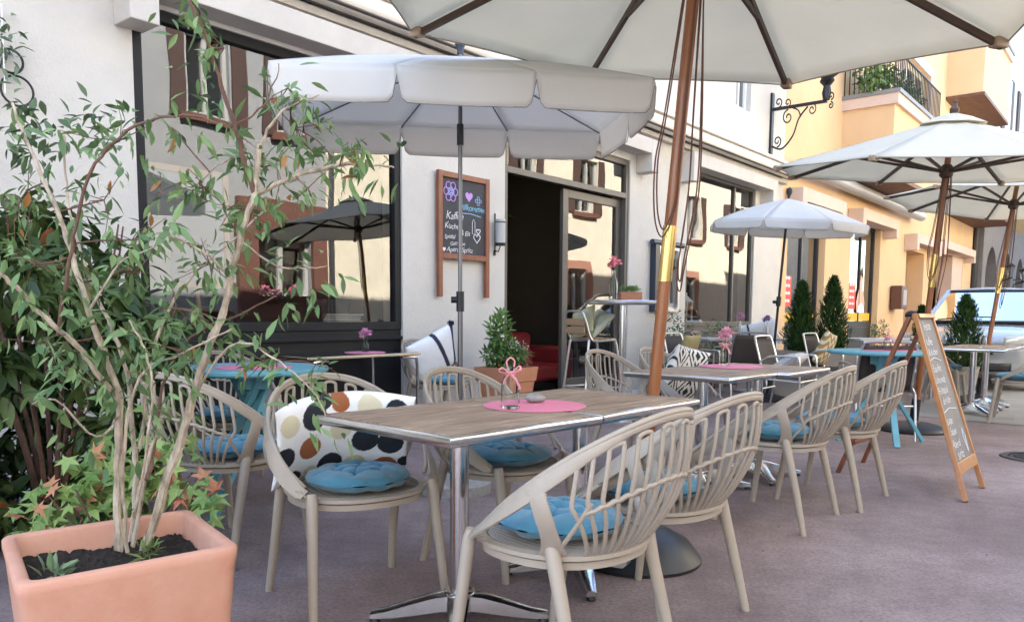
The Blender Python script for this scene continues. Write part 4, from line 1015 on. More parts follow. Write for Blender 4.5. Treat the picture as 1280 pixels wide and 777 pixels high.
part(rp,'finial',mat('blue_black_knob',(.02,.035,.06),.4),lambda b:b.lathe([(.02,2.60),(.018,2.63),(.03,2.65),(.034,2.675),(.025,2.70),(0,2.712)],n=16))
pbb=thing('parasol_base','grey granite base under the rectangular parasol','umbrella base',(-.345,4.73,0),R(7))
part(pbb,'slab',STONE,lambda b:b.lathe([(0,0),(.22,0),(.22,.06),(.2,.07),(.03,.075)],n=30)); part(pbb,'tube',GREYPOLE,lambda b:b.lathe([(.024,.07),(.024,.35)],n=16))
sp=thing('small_parasol','small white round parasol in front of the second shop window, tilted on a dark pole','parasol',(3.28,9.9,0),0); M=axisM(.045,-.05).to_4x4(); M.translation=Vector((3.28,9.9,0)); sp.matrix_world=M
PQ=[Vector((.95*math.cos(a+.2),.95*math.sin(a+.2),2.20)) for a in np.linspace(0,2*PI,9)[:-1]]
scallop(sp,PQ,Vector((0,0,2.52)),.10,CANV2,.03)
part(sp,'pole',DKMET,lambda b:b.lathe([(.016,.02),(.016,2.56)],n=12)); part(sp,'finial',BLACKP,lambda b:b.lathe([(.02,2.55),(.04,2.60),(.03,2.64),(0,2.66)],n=12))
part(sp,'clamp',BLACKP,lambda b:(b.lathe([(.03,1.2),(.03,1.32)],n=12),b.tube([(.02,0,1.25),(-.07,0,1.25)],.02,8)))
part(sp,'base',BLACKP,lambda b:b.lathe([(0,0),(.24,0),(.24,.05),(.05,.09),(.03,.3)],n=24))

# ------------------------------------------------------------ writing
def textmesh(lines,parent,name,m,fn=None):
    for s,x,z,size,xa in lines:
        b=MB()
        cu=bpy.data.curves.new('t','FONT'); cu.body=s; cu.size=size; cu.align_x=xa; cu.extrude=0; cu.shear=.25; cu.space_character=.95; cu.offset=-.004*size
        o=bpy.data.objects.new('t',cu); COL.objects.link(o); dg=bpy.context.evaluated_depsgraph_get(); me=bpy.data.meshes.new_from_object(o.evaluated_get(dg))
        a=.06*(RNG.random()-.5); ph=RNG.random()*6
        vs=[Vector((x+v.co.x*math.cos(a)-v.co.y*math.sin(a)+.0015*math.sin(v.co.y*300),0,z+v.co.y*(1+.12*math.sin(v.co.x*40+ph))+v.co.x*math.sin(a)+.003*math.sin(v.co.x*55+ph))) for v in me.vertices]
        if fn: vs=[fn(v) for v in vs]
        b.add(vs,[tuple(p.vertices) for p in me.polygons]); bpy.data.objects.remove(o); bpy.data.meshes.remove(me)
        q=b.build(name,m,parent,smooth=False)
        if not fn: q.location=(0,.0025,0)
# wall chalkboard
cb=thing('wall_chalkboard','red brown framed chalkboard with coloured chalk drawings hung on the white wall by the door','chalkboard',fp(2.33,0,.045),FNB+PI)
# local: x to the viewer's right when looking at wall -> local +y is N
cb.rotation_euler=(0,0,FNB)    # local +y into the wall, +x along the street
wd=.70
part(cb,'frame',REDW,lambda b:(b.box((-wd/2,0,1.865),(.055,.04,1.23)),b.box((wd/2,0,1.865),(.055,.04,1.23)),b.box((0,0,2.45),(wd-.056,.036,.055)),b.box((0,0,1.655),(wd-.056,.036,.055))),bevel=.004)
part(cb,'board',CHALKB,lambda b:b.box((0,.01,2.053),(wd-.05,.012,.75)))
textmesh([('Kaffee',-.26,2.02,.105,'LEFT'),('Kuchen',-.28,1.93,.085,'LEFT'),('& Eis',-.05,1.87,.075,'LEFT'),('Spezial',-.28,1.83,.06,'LEFT'),('Getränke',-.2,1.765,.06,'LEFT'),('Aperol Spritz',-.25,1.70,.075,'LEFT')],cb,'chalk_writing',CHALK)
textmesh([('Willkommen',-.10,2.13,.085,'LEFT')],cb,'blue_chalk_writing',mat('blue_chalk',(.2,.5,.7),.95))
def flower(b,cx,cz,r,n,th=.006):
    for k in range(n):
        a=2*PI*k/n; x,z=cx+r*math.cos(a),cz+r*math.sin(a); rr_=r*.55
        b.tube([(x+rr_*math.cos(c),0,z+rr_*math.sin(c)) for c in np.linspace(0,2*PI,14)],th,4)
def heart(b,cx,cz,s,fill=False):
    P=[]
    for a in np.linspace(0,2*PI,26):
        P.append((cx+s*16*math.sin(a)**3/16,cz+s*(13*math.cos(a)-5*math.cos(2*a)-2*math.cos(3*a)-math.cos(4*a))/16))
    if fill: b.add([(x,0,z) for x,z in P[:-1]],[tuple(range(25))])
    else: b.tube([(x,0,z) for x,z in P],.005,4)
o=part(cb,'chalk_flower',mat('violet_chalk',(.45,.25,.6),.95),lambda b:(flower(b,-.19,2.29,.065,6),heart(b,.08,2.27,.055,True))); o.location=(0,.0025,0)
o=part(cb,'chalk_drawing',mat('blue_chalk2',(.3,.5,.8),.95),lambda b:(flower(b,-.19,2.29,.03,5,.004),b.tube([(-.08,0,2.09),(.1,0,2.10),(.26,0,2.08)],.004,4),flower(b,.22,2.24,.03,4,.003))); o.location=(0,.0025,0)
o=part(cb,'chalk_heart',CHALK,lambda b:(heart(b,-.285,1.72,.025,True),heart(b,.2,1.86,.05),heart(b,.22,1.93,.03),b.tube([(.13,0,2.02),(.13,0,1.90),(.17,0,1.90),(.17,0,2.02),(.15,0,2.05),(.13,0,2.02)],.003,4))); o.location=(0,.0025,0)
# lantern on wall
wl=thing('wall_lamp','small cylindrical glass wall lamp on an iron bracket left of the cafe door','lamp',fp(2.85,0,0),FN)
part(wl,'bracket',DKMET,lambda b:(b.tube([(.0,.015,2.15),(0,.015,1.72)],.008,6),b.tube([(0,.015,1.76),(0,.06,1.74),(0,.09,1.80)],.006,6),b.box((0,.01,1.73),(.025,.012,.05)),[b.tube([(.06*math.cos(a),.09+.06*math.sin(a),z) for a in np.linspace(0,2*PI,20)],.0045,5) for z in(1.83,2.05)],b.lathe([(.0,1.80),(.055,1.805),(.06,1.83)],(0,.09,0),16)))
part(wl,'glass_shade',mat('frosted_glass',(.6,.6,.58),.4,transl=.4),lambda b:b.lathe([(.052,1.83),(.054,2.08)],(0,.09,0),20),solid=.003)
# menu case
mc=thing('menu_case','black and grey glazed menu case on the wall between door and second window','menu case',fp(6.58,0,.0),FNB)
part(mc,'case',mat('navy_case',(.02,.028,.045),.4),lambda b:(b.box((-.32,-.05,1.60),(.12,.09,.95)),b.tube([(-.45,-.07,2.09),(.46,-.07,2.09)],.04,10)))
part(mc,'frame',ALU,lambda b:(b.box((-.2,-.04,1.6),(.06,.05,.95)),b.box((.38,-.04,1.6),(.06,.05,.95)),b.box((.09,-.04,2.04),(.52,.05,.06)),b.box((.09,-.04,1.15),(.52,.05,.06))),bevel=.004)
part(mc,'sheet',mat('menu_paper',(.6,.58,.54),.8),lambda b:b.box((.0,-.02,1.6),(.3,.006,.7)))
part(mc,'photo',DKMET,lambda b:(b.lathe([(0,0),(.05,.05),(.04,.16),(.0,.2)],(.26,-.02,1.72),12),b.box((.26,-.02,1.5),(.06,.01,.5))))
# street lamp
sl_=thing('street_lamp','ornate black iron lantern on a scrolled bracket at the corner of the cafe wall','street lamp',fp(10.4,0,0),FN)
def spiral(c,r0,turns,a0,sg=1,pl='yz'):
    P=[]
    for i in range(26):
        u=i/25; a=a0+sg*turns*2*PI*u; r=r0*(1-.8*u); P.append((0,c[0]+r*math.cos(a),c[1]+r*math.sin(a)))
    return P
def lampb(b):
    b.box((0,.03,4.48),(.10,.05,1.05)); b.bar((0,.04,4.72),(0,1.32,4.72),.05,.05)
    b.tube(cr([Vector(p) for p in((0,.06,4.08),(0,.30,4.02),(0,.55,4.22),(0,.68,4.50),(0,.88,4.68))]),.018,6)
    b.tube(cr([Vector(p) for p in((0,.72,4.52),(0,.66,4.64),(0,.52,4.70))]),.014,6)
    for c,r,t,a,s in(((.18,4.16),.10,1.3,-PI/2,1),((.42,4.55),.13,1.3,PI/2,1),((.18,4.83),.09,1.2,-PI/2,1),((.40,4.80),.08,1.2,-PI/2,1),((.98,4.62),.10,1.3,PI/2,-1),((1.40,4.80),.07,1.2,-PI/2,1),((1.40,4.64),.06,1.2,PI/2,-1)):
        b.tube(spiral(c,r,t,a,s),.014,5)
o=part(sl_,'bracket',DKMET,lampb)
for v in o.data.vertices: v.co.y*=.74
nsl=len(sl_.children)
part(sl_,'lantern_frame',DKMET,lambda b:(b.lathe([(.05,4.74),(.07,4.85),(.05,4.95),(.11,5.02),(.09,5.06)],(0,1.3,0),8),b.lathe([(.10,5.08),(.26,5.2),(.28,5.24),(.22,5.24)],(0,1.3,0),6),b.lathe([(.36,5.68),(.36,5.72),(.12,5.95),(.05,6.0),(0,6.1)],(0,1.3,0),6),[b.tube([(.27*math.cos(a),1.3+.27*math.sin(a),5.22),(.35*math.cos(a),1.3+.35*math.sin(a),5.7)],.014,5) for a in np.linspace(0,2*PI,7)[:-1]]))
part(sl_,'lantern_glass',GLASS,lambda b:b.lathe([(.25,5.24),(.33,5.68)],(0,1.3,0),6))
for o in list(sl_.children)[nsl:]:
    if 'bracket' in o.name: continue
    for v in o.data.vertices: v.co=Vector((v.co.x*1.15,(v.co.y-1.3)*1.15+.96,(v.co.z-4.74)*1.1+4.74))
# mail box and posters
mb=thing('mail_box','brown square metal box on the orange wall beside the entrance','mail box',fp(19.4,1.3,0),FNB)
part(mb,'case',mat('brown_metal',(.10,.04,.025),.4),lambda b:b.box((0,-.15,.27),(.62,.28,.62)),bevel=.02)
part(mb,'plate',mat('plate_grey',(.35,.33,.34),.5),lambda b:b.box((.0,-.295,.27),(.36,.01,.4)))
for tt,s,n_ in((11.75,.45,'left'),(15.95,.6,'right')):
    p=thing('shop_poster','red poster with white lines of writing in the %s'%('window right at the cafe corner' if tt<13 else 'second orange building window'),'poster',fp(tt,1.2,-.17),FNB,'red posters in the orange building')
    part(p,'sheet',REDP,lambda b:b.box((s*.5,0,.35),(s,.006,.62)))
    part(p,'writing',WHITEC,lambda b:[b.box((s*.5+x,-.006,.17+.15*k),(ww,.003,.055)) for k in range(4) for x,ww in((-s*.17,s*.26),(s*.17,s*.24))])
ad=thing('window_picture','cut out picture of a sitting person with folded hands in the second orange building window','poster',fp(17.0,1.15,-.17),FNB)
part(ad,'sheet',mat('pale_skin_print',(.62,.40,.30),.7),lambda b:b.prism([(-.3,0),(.3,0),(.34,.25),(.2,.5),(.12,.62),(.13,.85),(0,.98),(-.13,.85),(-.12,.62),(-.22,.5),(-.36,.25)],-.004,.004,T=lambda v:Vector((v.x,v.z,v.y))))
part(ad,'shirt_print',mat('pale_cloth_print',(.7,.68,.72),.7),lambda b:b.prism([(-.28,0),(.32,0),(.28,.14),(.06,.26),(-.2,.16)],-.012,-.006,T=lambda v:Vector((v.x,v.z,v.y))))
part(ad,'hair_print',mat('dark_hair_print',(.06,.03,.02),.7),lambda b:b.prism([(-.13,.8),(-.1,.92),(.12,.92),(.13,.84),(.11,1.0),(0,1.18),(-.12,1.0)],-.012,-.006,T=lambda v:Vector((v.x,v.z,v.y))))
# sandwich board
ff=[Vector((2.68,4.52,0)),Vector((3.01,4.90,0))]; rb=[Vector((2.28,5.37,0)),Vector((2.62,5.74,0))]
tp=[Vector((2.60,5.06,1.10)),Vector((2.85,5.34,1.10))]
sb=thing('sandwich_board','orange wooden pavement sign with a grey board covered in white chalk writing','sign',(2.65,5.13,0)); o0=Vector(sb.location)
ff=[p-o0 for p in ff];rb=[p-o0 for p in rb];tp=[p-o0 for p in tp]
X=(ff[1]-ff[0]).normalized(); 
def lp(a,c,u): return a*(1-u)+c*u
part(sb,'front_frame',ORW,lambda b:(b.bar(ff[0],tp[0],.045,.028,upv=-N),b.bar(ff[1],tp[1],.045,.028,upv=-N),b.bar(lp(ff[0],tp[0],.985),lp(ff[1],tp[1],.985),.05,.030,upv=(tp[0]-ff[0])),b.bar(lp(ff[0],tp[0],.16),lp(ff[1],tp[1],.16),.030,.07,upv=(tp[0]-ff[0]))),bevel=.003,smooth=False)
part(sb,'rear_frame',REDW,lambda b:(b.bar(rb[0],tp[0]+Vector((-.02,.03,-.02)),.045,.026,upv=N),b.bar(rb[1],tp[1]+Vector((-.02,.03,-.02)),.045,.026,upv=N),b.bar(lp(rb[0],tp[0],.2),lp(rb[1],tp[1],.2),.04,.024)),bevel=.003,smooth=False)
a0,a1,c0,c1=lp(ff[0],tp[0],.17),lp(ff[1],tp[1],.17),lp(ff[0],tp[0],.98),lp(ff[1],tp[1],.98)
part(sb,'board',CHALKG,lambda b:b.grid(lambda u,v:lp(lp(a0,a1,u),lp(c0,c1,u),v),2,2),solid=.006,smooth=False)
zz=((c0-a0)+(c1-a1)).normalized(); nrm=X.cross(zz).normalized()
if nrm.dot(N)<0: nrm=-nrm
TL=[('Heute',-.12,.86,.085,'LEFT'),('Kaffee',-.16,.76,.07,'LEFT'),('& Kuchen',-.17,.69,.065,'LEFT'),('Eiskaffee',-.17,.58,.065,'LEFT'),('Limonade',-.18,.51,.065,'LEFT'),('Frühstück',-.19,.44,.065,'LEFT'),('ab 9 Uhr',-.15,.37,.06,'LEFT'),('Suppe',-.19,.25,.06,'LEFT'),('Salate',-.17,.18,.065,'LEFT'),('Aperol',-.20,.105,.07,'LEFT'),('Spritz',-.15,.035,.07,'LEFT')]
# shrink width towards the narrower top
mid=(a0+a1)/2; LB=((c0+c1)/2-mid).length
def onb(p):
    v=p.z/.95; x=p.x/.46+.5; return lp(lp(a0,a1,x),lp(c0,c1,x),v)+nrm*.006
textmesh(TL,sb,'chalk_writing',CHALK,onb)
for P_ in ([(-.18,0,.66),(-.06,0,.675),(.1,0,.65)],[(-.2,0,.325),(-.05,0,.345),(.13,0,.33)],[(.13,0,.05),(.15,0,.15),(.12,0,.2),(.10,0,.15),(.13,0,.05)]):
    dr=part(sb,'chalk_drawing',CHALK,lambda b:b.tube(P_,.003,4))
    for v in dr.data.vertices: v.co=onb(v.co)+nrm*v.co.y

# ------------------------------------------------------------ table things
def mat_(x,y,z,r,label):
    o=tag(part(None,'placemat',PINK,lambda b:b.lathe([(0,0),(r,0),(r,.003),(r*.97,.004),(0,.004)],n=48)),label,'placemat','round pink placemats'); o.location=(x,y,z); return o
p=at(668,507,.742); mat_(p.x,p.y,.7425,.195,'round pink placemat under the bottle and stone where the two front tables meet')
p=at(914,458,.742); mat_(p.x,p.y,.7425,.21,'round pink placemat under the flower bottle on the middle table'); CMP=p
p=at(330,457,.79); mat_(-1.40,4.22,.7905,.20,'round pink placemat on the left light blue table')
mat_(3.25,6.72,.7905,.22,'round pink placemat on the right light blue table')
mat_(dc.x+.15,dc.y+.10,.7545,.17,'pale pink placemat on the dark glass table by the window')
def bottle(loc,h,label,ribbon=True,flowers=None,s=1):
    c=thing('glass_bottle',label,'bottle',loc); c.scale=(s,)*3
    part(c,'glass',GL,lambda b:b.lathe([(0,.003),(.030,.003),(.034,.008),(.034,h*.55),(.030,h*.66),(.015,h*.82),(.013,h*.9),(.016,h*.93),(.016,h),(.013,h),(.013,h*.9),(.013,h*.83),(.027,h*.66),(.031,h*.55),(.031,.012),(0,.010)],n=28))
    if ribbon:
        RB=mat('pink_ribbon',(.72,.28,.32),.7)
        part(c,'ribbon',RB,lambda b:(b.lathe([(.018,h*.80),(.020,h*.84),(.018,h*.88)],n=16),b.tube(cr([Vector(p) for p in((.01,-.018,h*.85),(.035,-.03,h*.93),(.03,-.02,h*1.02),(.0,-.018,h*.86),(-.03,-.02,h*.98),(-.04,-.02,h*.88),(.0,-.018,h*.84))]),.005,5,flat=.3),b.tube(cr([Vector(p) for p in((0,-.02,h*.85),(.02,-.035,h*.7),(.035,-.04,h*.5))]),.006,5,flat=.3),b.tube(cr([Vector(p) for p in((0,-.02,h*.85),(-.02,-.035,h*.72),(-.025,-.04,h*.6))]),.006,5,flat=.3),b.tube(cr([Vector(p) for p in((-.012,0,h),(-.014,0,h*1.12),(0,0,h*1.2),(.014,0,h*1.12),(.012,0,h))]),.003,5)))
    if flowers:
        part(c,'flower_head',LEAF,lambda b:[leafcloud(b,(fx,fy,h+fz),(.022,.022,.018),70,.022,.014,flowers,tuple(min(1,k*1.35) for k in flowers),-.2) for fx,fy,fz in((-.02,0,.045),(.028,.01,.06),(.0,-.02,.075))],smooth=False)
        def fst(b):
            for q_ in ((-.02,0,h+.04),(.028,.01,h+.05),(0,-.02,h+.07)): b.tube([(0,0,.03),q_],.0015,4)
            b.c=[(.08,.16,.04)]*len(b.v)
        part(c,'flower_stem',LEAF,fst)
    return c
p=at(638,511,.7465); bottle((p.x,p.y,.7465),.155,'clear glass bottle tied with a pink ribbon on the front table')
p=at(905,457,.7465); bottle((p.x,p.y,.7465),.16,'glass bottle with pink ribbon and flowers on the middle table',True,(.62,.34,.42),1.0)
p=at(418,436,.76); bottle((dc.x+.15,dc.y+.10,.7585),.10,'small glass vase with a pink blossom on the dark table by the window',False,(.6,.3,.45))
bottle((3.2,6.66,.7945),.13,'small clear bottle on the right light blue table',True)
bottle((5.2,8.62,.7405),.15,'clear bottle with dark contents on the table near the car',False)
bottle((3.2,11.0,.762),.2,'vase of pink blossoms on the back table by the second window',False,(.6,.35,.5),1.2)
bottle((3.6,11.1,.762),.17,'vase with violet blossoms on the back table by the second window',False,(.35,.25,.45),1.2)
bottle(bp+Vector((-.10,.0,1.227)),.22,'slim vase holding two pink dahlias on the tall bar table',False,(.72,.25,.28),1.35)
p=at(668,503,.7465)
b=MB(); b.grid(lambda u,v:((.042*math.sin(PI*v)*math.cos(2*PI*u)*(1+.08*math.sin(6*u+2))),.03*math.sin(PI*v)*math.sin(2*PI*u),.019+.019*math.cos(PI*v)),24,14)
s_=tag(b.build('pebble',STONE,ang=80),'smooth grey pebble lying on the pink placemat beside the ribboned bottle','stone'); s_.location=(p.x,p.y,.746); s_.rotation_euler=(0,.05,.3)
# succulent box on the bar table
sc_=thing('succulent_pot','small terracotta trough of green succulents on the tall bar table','plant pot',bp+Vector((.06,-.05,1.2255)),.2)
part(sc_,'trough',TERRA2,lambda b:(b.prism([(-.11,-.055),(.11,-.055),(.11,.055),(-.11,.055)],0,.085),[b.box((0,0,.02+.02*i),(.232,.122,.006)) for i in range(4)]),bevel=.003)
part(sc_,'foliage',LEAF,lambda b:leafcloud(b,(0,0,.10),(.11,.05,.035),260,.035,.012,(.09,.17,.04),(.22,.33,.12),-1.0),smooth=False)

# ------------------------------------------------------------ potted plants by the door etc
tpot=thing('door_plant_pot','large square tapered terracotta pot with a flowering evergreen beside the cafe door','potted plant',(-.06,7.75,0),FA)
def sqpot(w0,w1,h):
    def f(b):
        lay=[(w0,0),(w1-.02,h-.14),(w1,h-.139),(w1+.03,h),(w1-.03,h),(w1-.05,h-.08)]
        vs=[(x*w/2,y*w/2,z) for w,z in lay for x,y in((-1,-1),(1,-1),(1,1),(-1,1))]
        b.add(vs,[(i*4+k,i*4+(k+1)%4,(i+1)*4+(k+1)%4,(i+1)*4+k) for i in range(5) for k in range(4)]+[(20,21,22,23),(3,2,1,0)])
    return f
part(tpot,'pot',mat('terracotta_orange',(.50,.22,.12),.8,var=.12,scale=4,bump=.2),sqpot(.30,.43,.56),bevel=.008)
part(tpot,'foliage',LEAF,lambda b:(leafcloud(b,(0,0,.67),(.24,.24,.13),600,.07,.026,(.05,.12,.03),(.16,.28,.08),-.3),leafcloud(b,(-.13,-.02,.88),(.12,.12,.22),260,.075,.028,(.06,.14,.03),(.2,.34,.09),-.5)),smooth=False)
part(tpot,'blossom',LEAF,lambda b:(leafcloud(b,(.18,.14,.73),(.17,.15,.13),260,.02,.014,(.55,.45,.33),(.75,.62,.5),-.5),leafcloud(b,(.0,-.13,.77),(.16,.10,.05),90,.018,.013,(.55,.5,.4),(.7,.68,.6),-.5)),smooth=False)
def bushbox(x,y,label,n=420,hh=.5):
    c=thing('wall_planter',label,'potted plant',(x,y,0),FA)
    part(c,'planter_box',mat('dark_brown_planter',(.05,.03,.022),.6),lambda b:b.box((0,0,.2),(.8,.32,.4)),bevel=.01)
    part(c,'foliage',LEAF,lambda b:leafcloud(b,(0,0,.42+hh*.5),(.45,.2,hh*.7),n,.055,.024,(.04,.09,.035),(.15,.24,.11),0,extra=(.35,.12,.12),pe=.05),smooth=False)
    return c
pp=fp(6.35,0,.35); bushbox(pp.x,pp.y,'dark planter box with loose rose leaves under the menu case',460,.62)
pp=fp(7.6,0,.4); bushbox(pp.x,pp.y,'dark planter box with green bush under the second shop window',520,.5)
pp=fp(14.6,0,.9); bushbox(pp.x,pp.y,'dark planter box with low green bush under the orange building window',520,.5)
# conifer planters
gp=thing('planter_trough','long low grey beige stone trough holding two conifers in front of the orange building','planter',(4.0,10.35,0),0.05)
part(gp,'trough',mat('beige_grey_trough',(.30,.27,.235),.8,var=.1,scale=5),lambda b:b.box((0,0,.31),(1.35,.45,.62)),bevel=.015)
def conifer(x,y,z,h,r,label):
    c=thing('conifer',label,'conifer',(x,y,z),RNG.random()*6,'small potted conifers')
    part(c,'trunk',BARK2,lambda b:b.tube([(0,0,0),(0,0,h*.85)],[.02,.005],6))
    def f(b):
        for i in range(3000):
            u=RNG.random()**1.25; a=RNG.random()*2*PI; zc=.03+u*h*.95
            rr_=r*(1-u)**.62*min(1,.55+u*3.2)*(.84+.16*math.sin(a*5+u*17)+.12*math.sin(a*3-u*29))*(.55+.55*RNG.random()**1.3)*(1.16 if RNG.random()<.06 else 1)
            p=Vector((rr_*math.cos(a),rr_*math.sin(a),zc)); d=Vector((math.cos(a)*.5,math.sin(a)*.5,1.0))+rv()*.45
            k=RNG.random(); leafadd(b,p,d,Vector((math.cos(a),math.sin(a),.2))+rv()*.3,.055+.03*RNG.random(),.018,mixc((.012,.04,.010),(.07,.14,.03),k*k),curl=0)
    part(c,'foliage',LEAF,f,smooth=False); return c
conifer(3.80,10.3,.58,.93,.25,'dark green conifer in the stone trough, the left one of the two')
conifer(4.25,10.4,.58,1.0,.26,'dark green conifer in the stone trough, the right one of the two')
for i,(x,y,h,r,l) in enumerate(((6.22,10.75,1.0,.34,'dark green conifer in front of the white car, the larger one'),(5.85,11.2,.85,.15,'slim conifer in front of the left half of the car windscreen'))):
    c=thing('conifer_pot','%s grey pot under the %s conifer in front of the car'%(('wide','larger') if i==0 else ('narrow','slim')),'plant pot',(x,y,0),0,'conifer pots'); part(c,'pot',STONE,lambda b:b.lathe([(0,0),(.15,0),(.2,.36),(.21,.4),(.17,.4),(.16,.35),(0,.35)],n=24))
    conifer(x,y,.36,h,r,l)
gr=thing('balcony_plants','green plants crowding the railed balcony of the orange building','plant',fp(16.2,5.8,.5))
part(gr,'foliage',LEAF,lambda b:[leafcloud(b,D*(k*.55-1.7)+Vector((0,0,.4+.1*math.sin(k*2))),(.35,.45,.45),160,.16,.07,(.05,.10,.03),(.18,.28,.09),0) for k in range(7)],smooth=False)

# ------------------------------------------------------------ interior things
def sofa(t,o,label,L=1.4):
    c=thing('red_sofa',label,'sofa',fp(t,.03,o),FN,'red sofas inside the cafe')
    part(c,'seat',RED,lambda b:b.box((0,.12,.30),(L,.55,.22)),bevel=.05); part(c,'backrest',RED,lambda b:b.box((0,-.28,.50),(L,.22,.62)),bevel=.07)
    for s in(-1,1): part(c,'armrest',RED,lambda b:b.box((s*(L/2+.09),0,.38),(.18,.8,.5)),bevel=.06)
    for s in(-1,1): part(c,'leg',DKMET,lambda b:b.box((s*L*.45,.3,.09),(.05,.05,.18)))
sofa(4.6,-2.3,'dark red sofa deep inside the open cafe door',1.9); sofa(4.5,-.85,'dark red sofa just behind the open cafe door',.7)
pt=thing('indoor_palm','tall dark indoor plant standing inside behind the cafe door','plant',fp(4.7,.03,-2.0))
part(pt,'foliage',LEAF,lambda b:[leafcloud(b,(.1*math.sin(k),.1*math.cos(k),.8+.2*k),(.3,.3,.18),60,.3,.05,(.03,.06,.02),(.08,.12,.05),.3) for k in range(9)],smooth=False)
part(pt,'pot',BLACKP,lambda b:b.lathe([(0,0),(.18,0),(.22,.4),(.18,.4)],n=20)); part(pt,'trunk',BARK2,lambda b:b.tube([(0,0,.3),(0,0,2.4)],.03,8))
fl=thing('window_floor_lamp','white cylindrical lamp standing inside the left shop window','lamp',fp(-.62,.03,-.45))
part(fl,'shade',mat('lampshade_white',(.75,.72,.66),.8,transl=.3),lambda b:b.lathe([(.11,1.12),(.11,1.75)],n=28),solid=.004); part(fl,'foot',DKMET,lambda b:(b.lathe([(0,0),(.14,0),(.14,.02),(.015,.03),(.015,1.2)],n=20)))
pf=thing('picture_frame','large gold picture frame leaning inside the left shop window','picture frame',fp(-.15,1.35,-.9),FNB)
GOLDW=mat('gold_wood',(.5,.28,.1),.5)
part(pf,'frame',GOLDW,lambda b:(b.box((-.4,0,.45),(.05,.03,1.0)),b.box((.4,0,.45),(.05,.03,1.0)),b.box((0,0,.93),(.75,.03,.05)),b.box((0,0,-.03),(.75,.03,.05)))); part(pf,'canvas',mat('grey_canvas',(.35,.35,.36),.8),lambda b:b.box((0,.01,.45),(.75,.01,.91)))
part(pf,'easel',GOLDW,lambda b:(b.bar((-.3,.1,-1.3),(0,.03,.95),.03,.03),b.bar((.3,.1,-1.3),(0,.03,.95),.03,.03)))
nr=thing('newspaper_rack','black rack holding folded newspapers inside the left shop window','rack',fp(1.05,.95,-.4),FNB)
part(nr,'rack',BLACKP,lambda b:(b.box((0,.12,.13),(.5,.02,.26)),b.box((0,0,.01),(.5,.26,.02)),b.box((-.25,0,.1),(.02,.26,.2)),b.box((.25,0,.1),(.02,.26,.2)),b.box((0,0,-.46),(.5,.3,.9)))); part(nr,'newspaper',mat('newsprint',(.6,.58,.56),.9),lambda b:[b.box((.02*math.sin(i*2),-.02,.03+.022*i),(.42,.2,.016),rz=.05*math.sin(i*3)) for i in range(5)])
for tt,zz_,l in((7.95,1.0,'white candle lantern standing inside the second shop window'),):
    ln=thing('candle_lantern',l,'lantern',fp(tt,.97,-.35),FN)
    part(ln,'frame',WHITEC,lambda b:([b.box((x,y,.17),(.02,.02,.3)) for x in(-.09,.09) for y in(-.09,.09)],b.box((0,0,.01),(.22,.22,.02)),b.lathe([(.155,.32),(.09,.38),(.05,.42),(.05,.46),(0,.48)],n=4,M=Rz(PI/4)))); part(ln,'glass',GLASS,lambda b:b.box((0,0,.17),(.17,.17,.28)))
    part(ln,'candle',WHITEC,lambda b:b.lathe([(0,.02),(.035,.02),(.035,.14),(0,.14)],n=12))
part(cafe,'window_ledge',CONC,lambda b:(b.fb(-.93,1.51,.86,.93,-.62,-.12),b.fb(7.3,9.84,.90,.965,-.7,-.12)),smooth=False)
fo=thing('window_flower_box','pink geraniums on the sill of the shade toned house across the street','flowers',fp(6.05,1.30,OO-.08),FA)
part(fo,'blossom',LEAF,lambda b:[leafcloud(b,(x,0,.2+.06*math.sin(x*9)),(.14,.1,.13),120,.05,.035,(.6,.15,.25),(.8,.35,.45),-.4) for x in(-.42,-.15,.3)],smooth=False)
part(fo,'foliage',LEAF,lambda b:leafcloud(b,(0,0,.1),(.6,.12,.14),260,.07,.03,(.05,.12,.03),(.15,.3,.08),0),smooth=False)

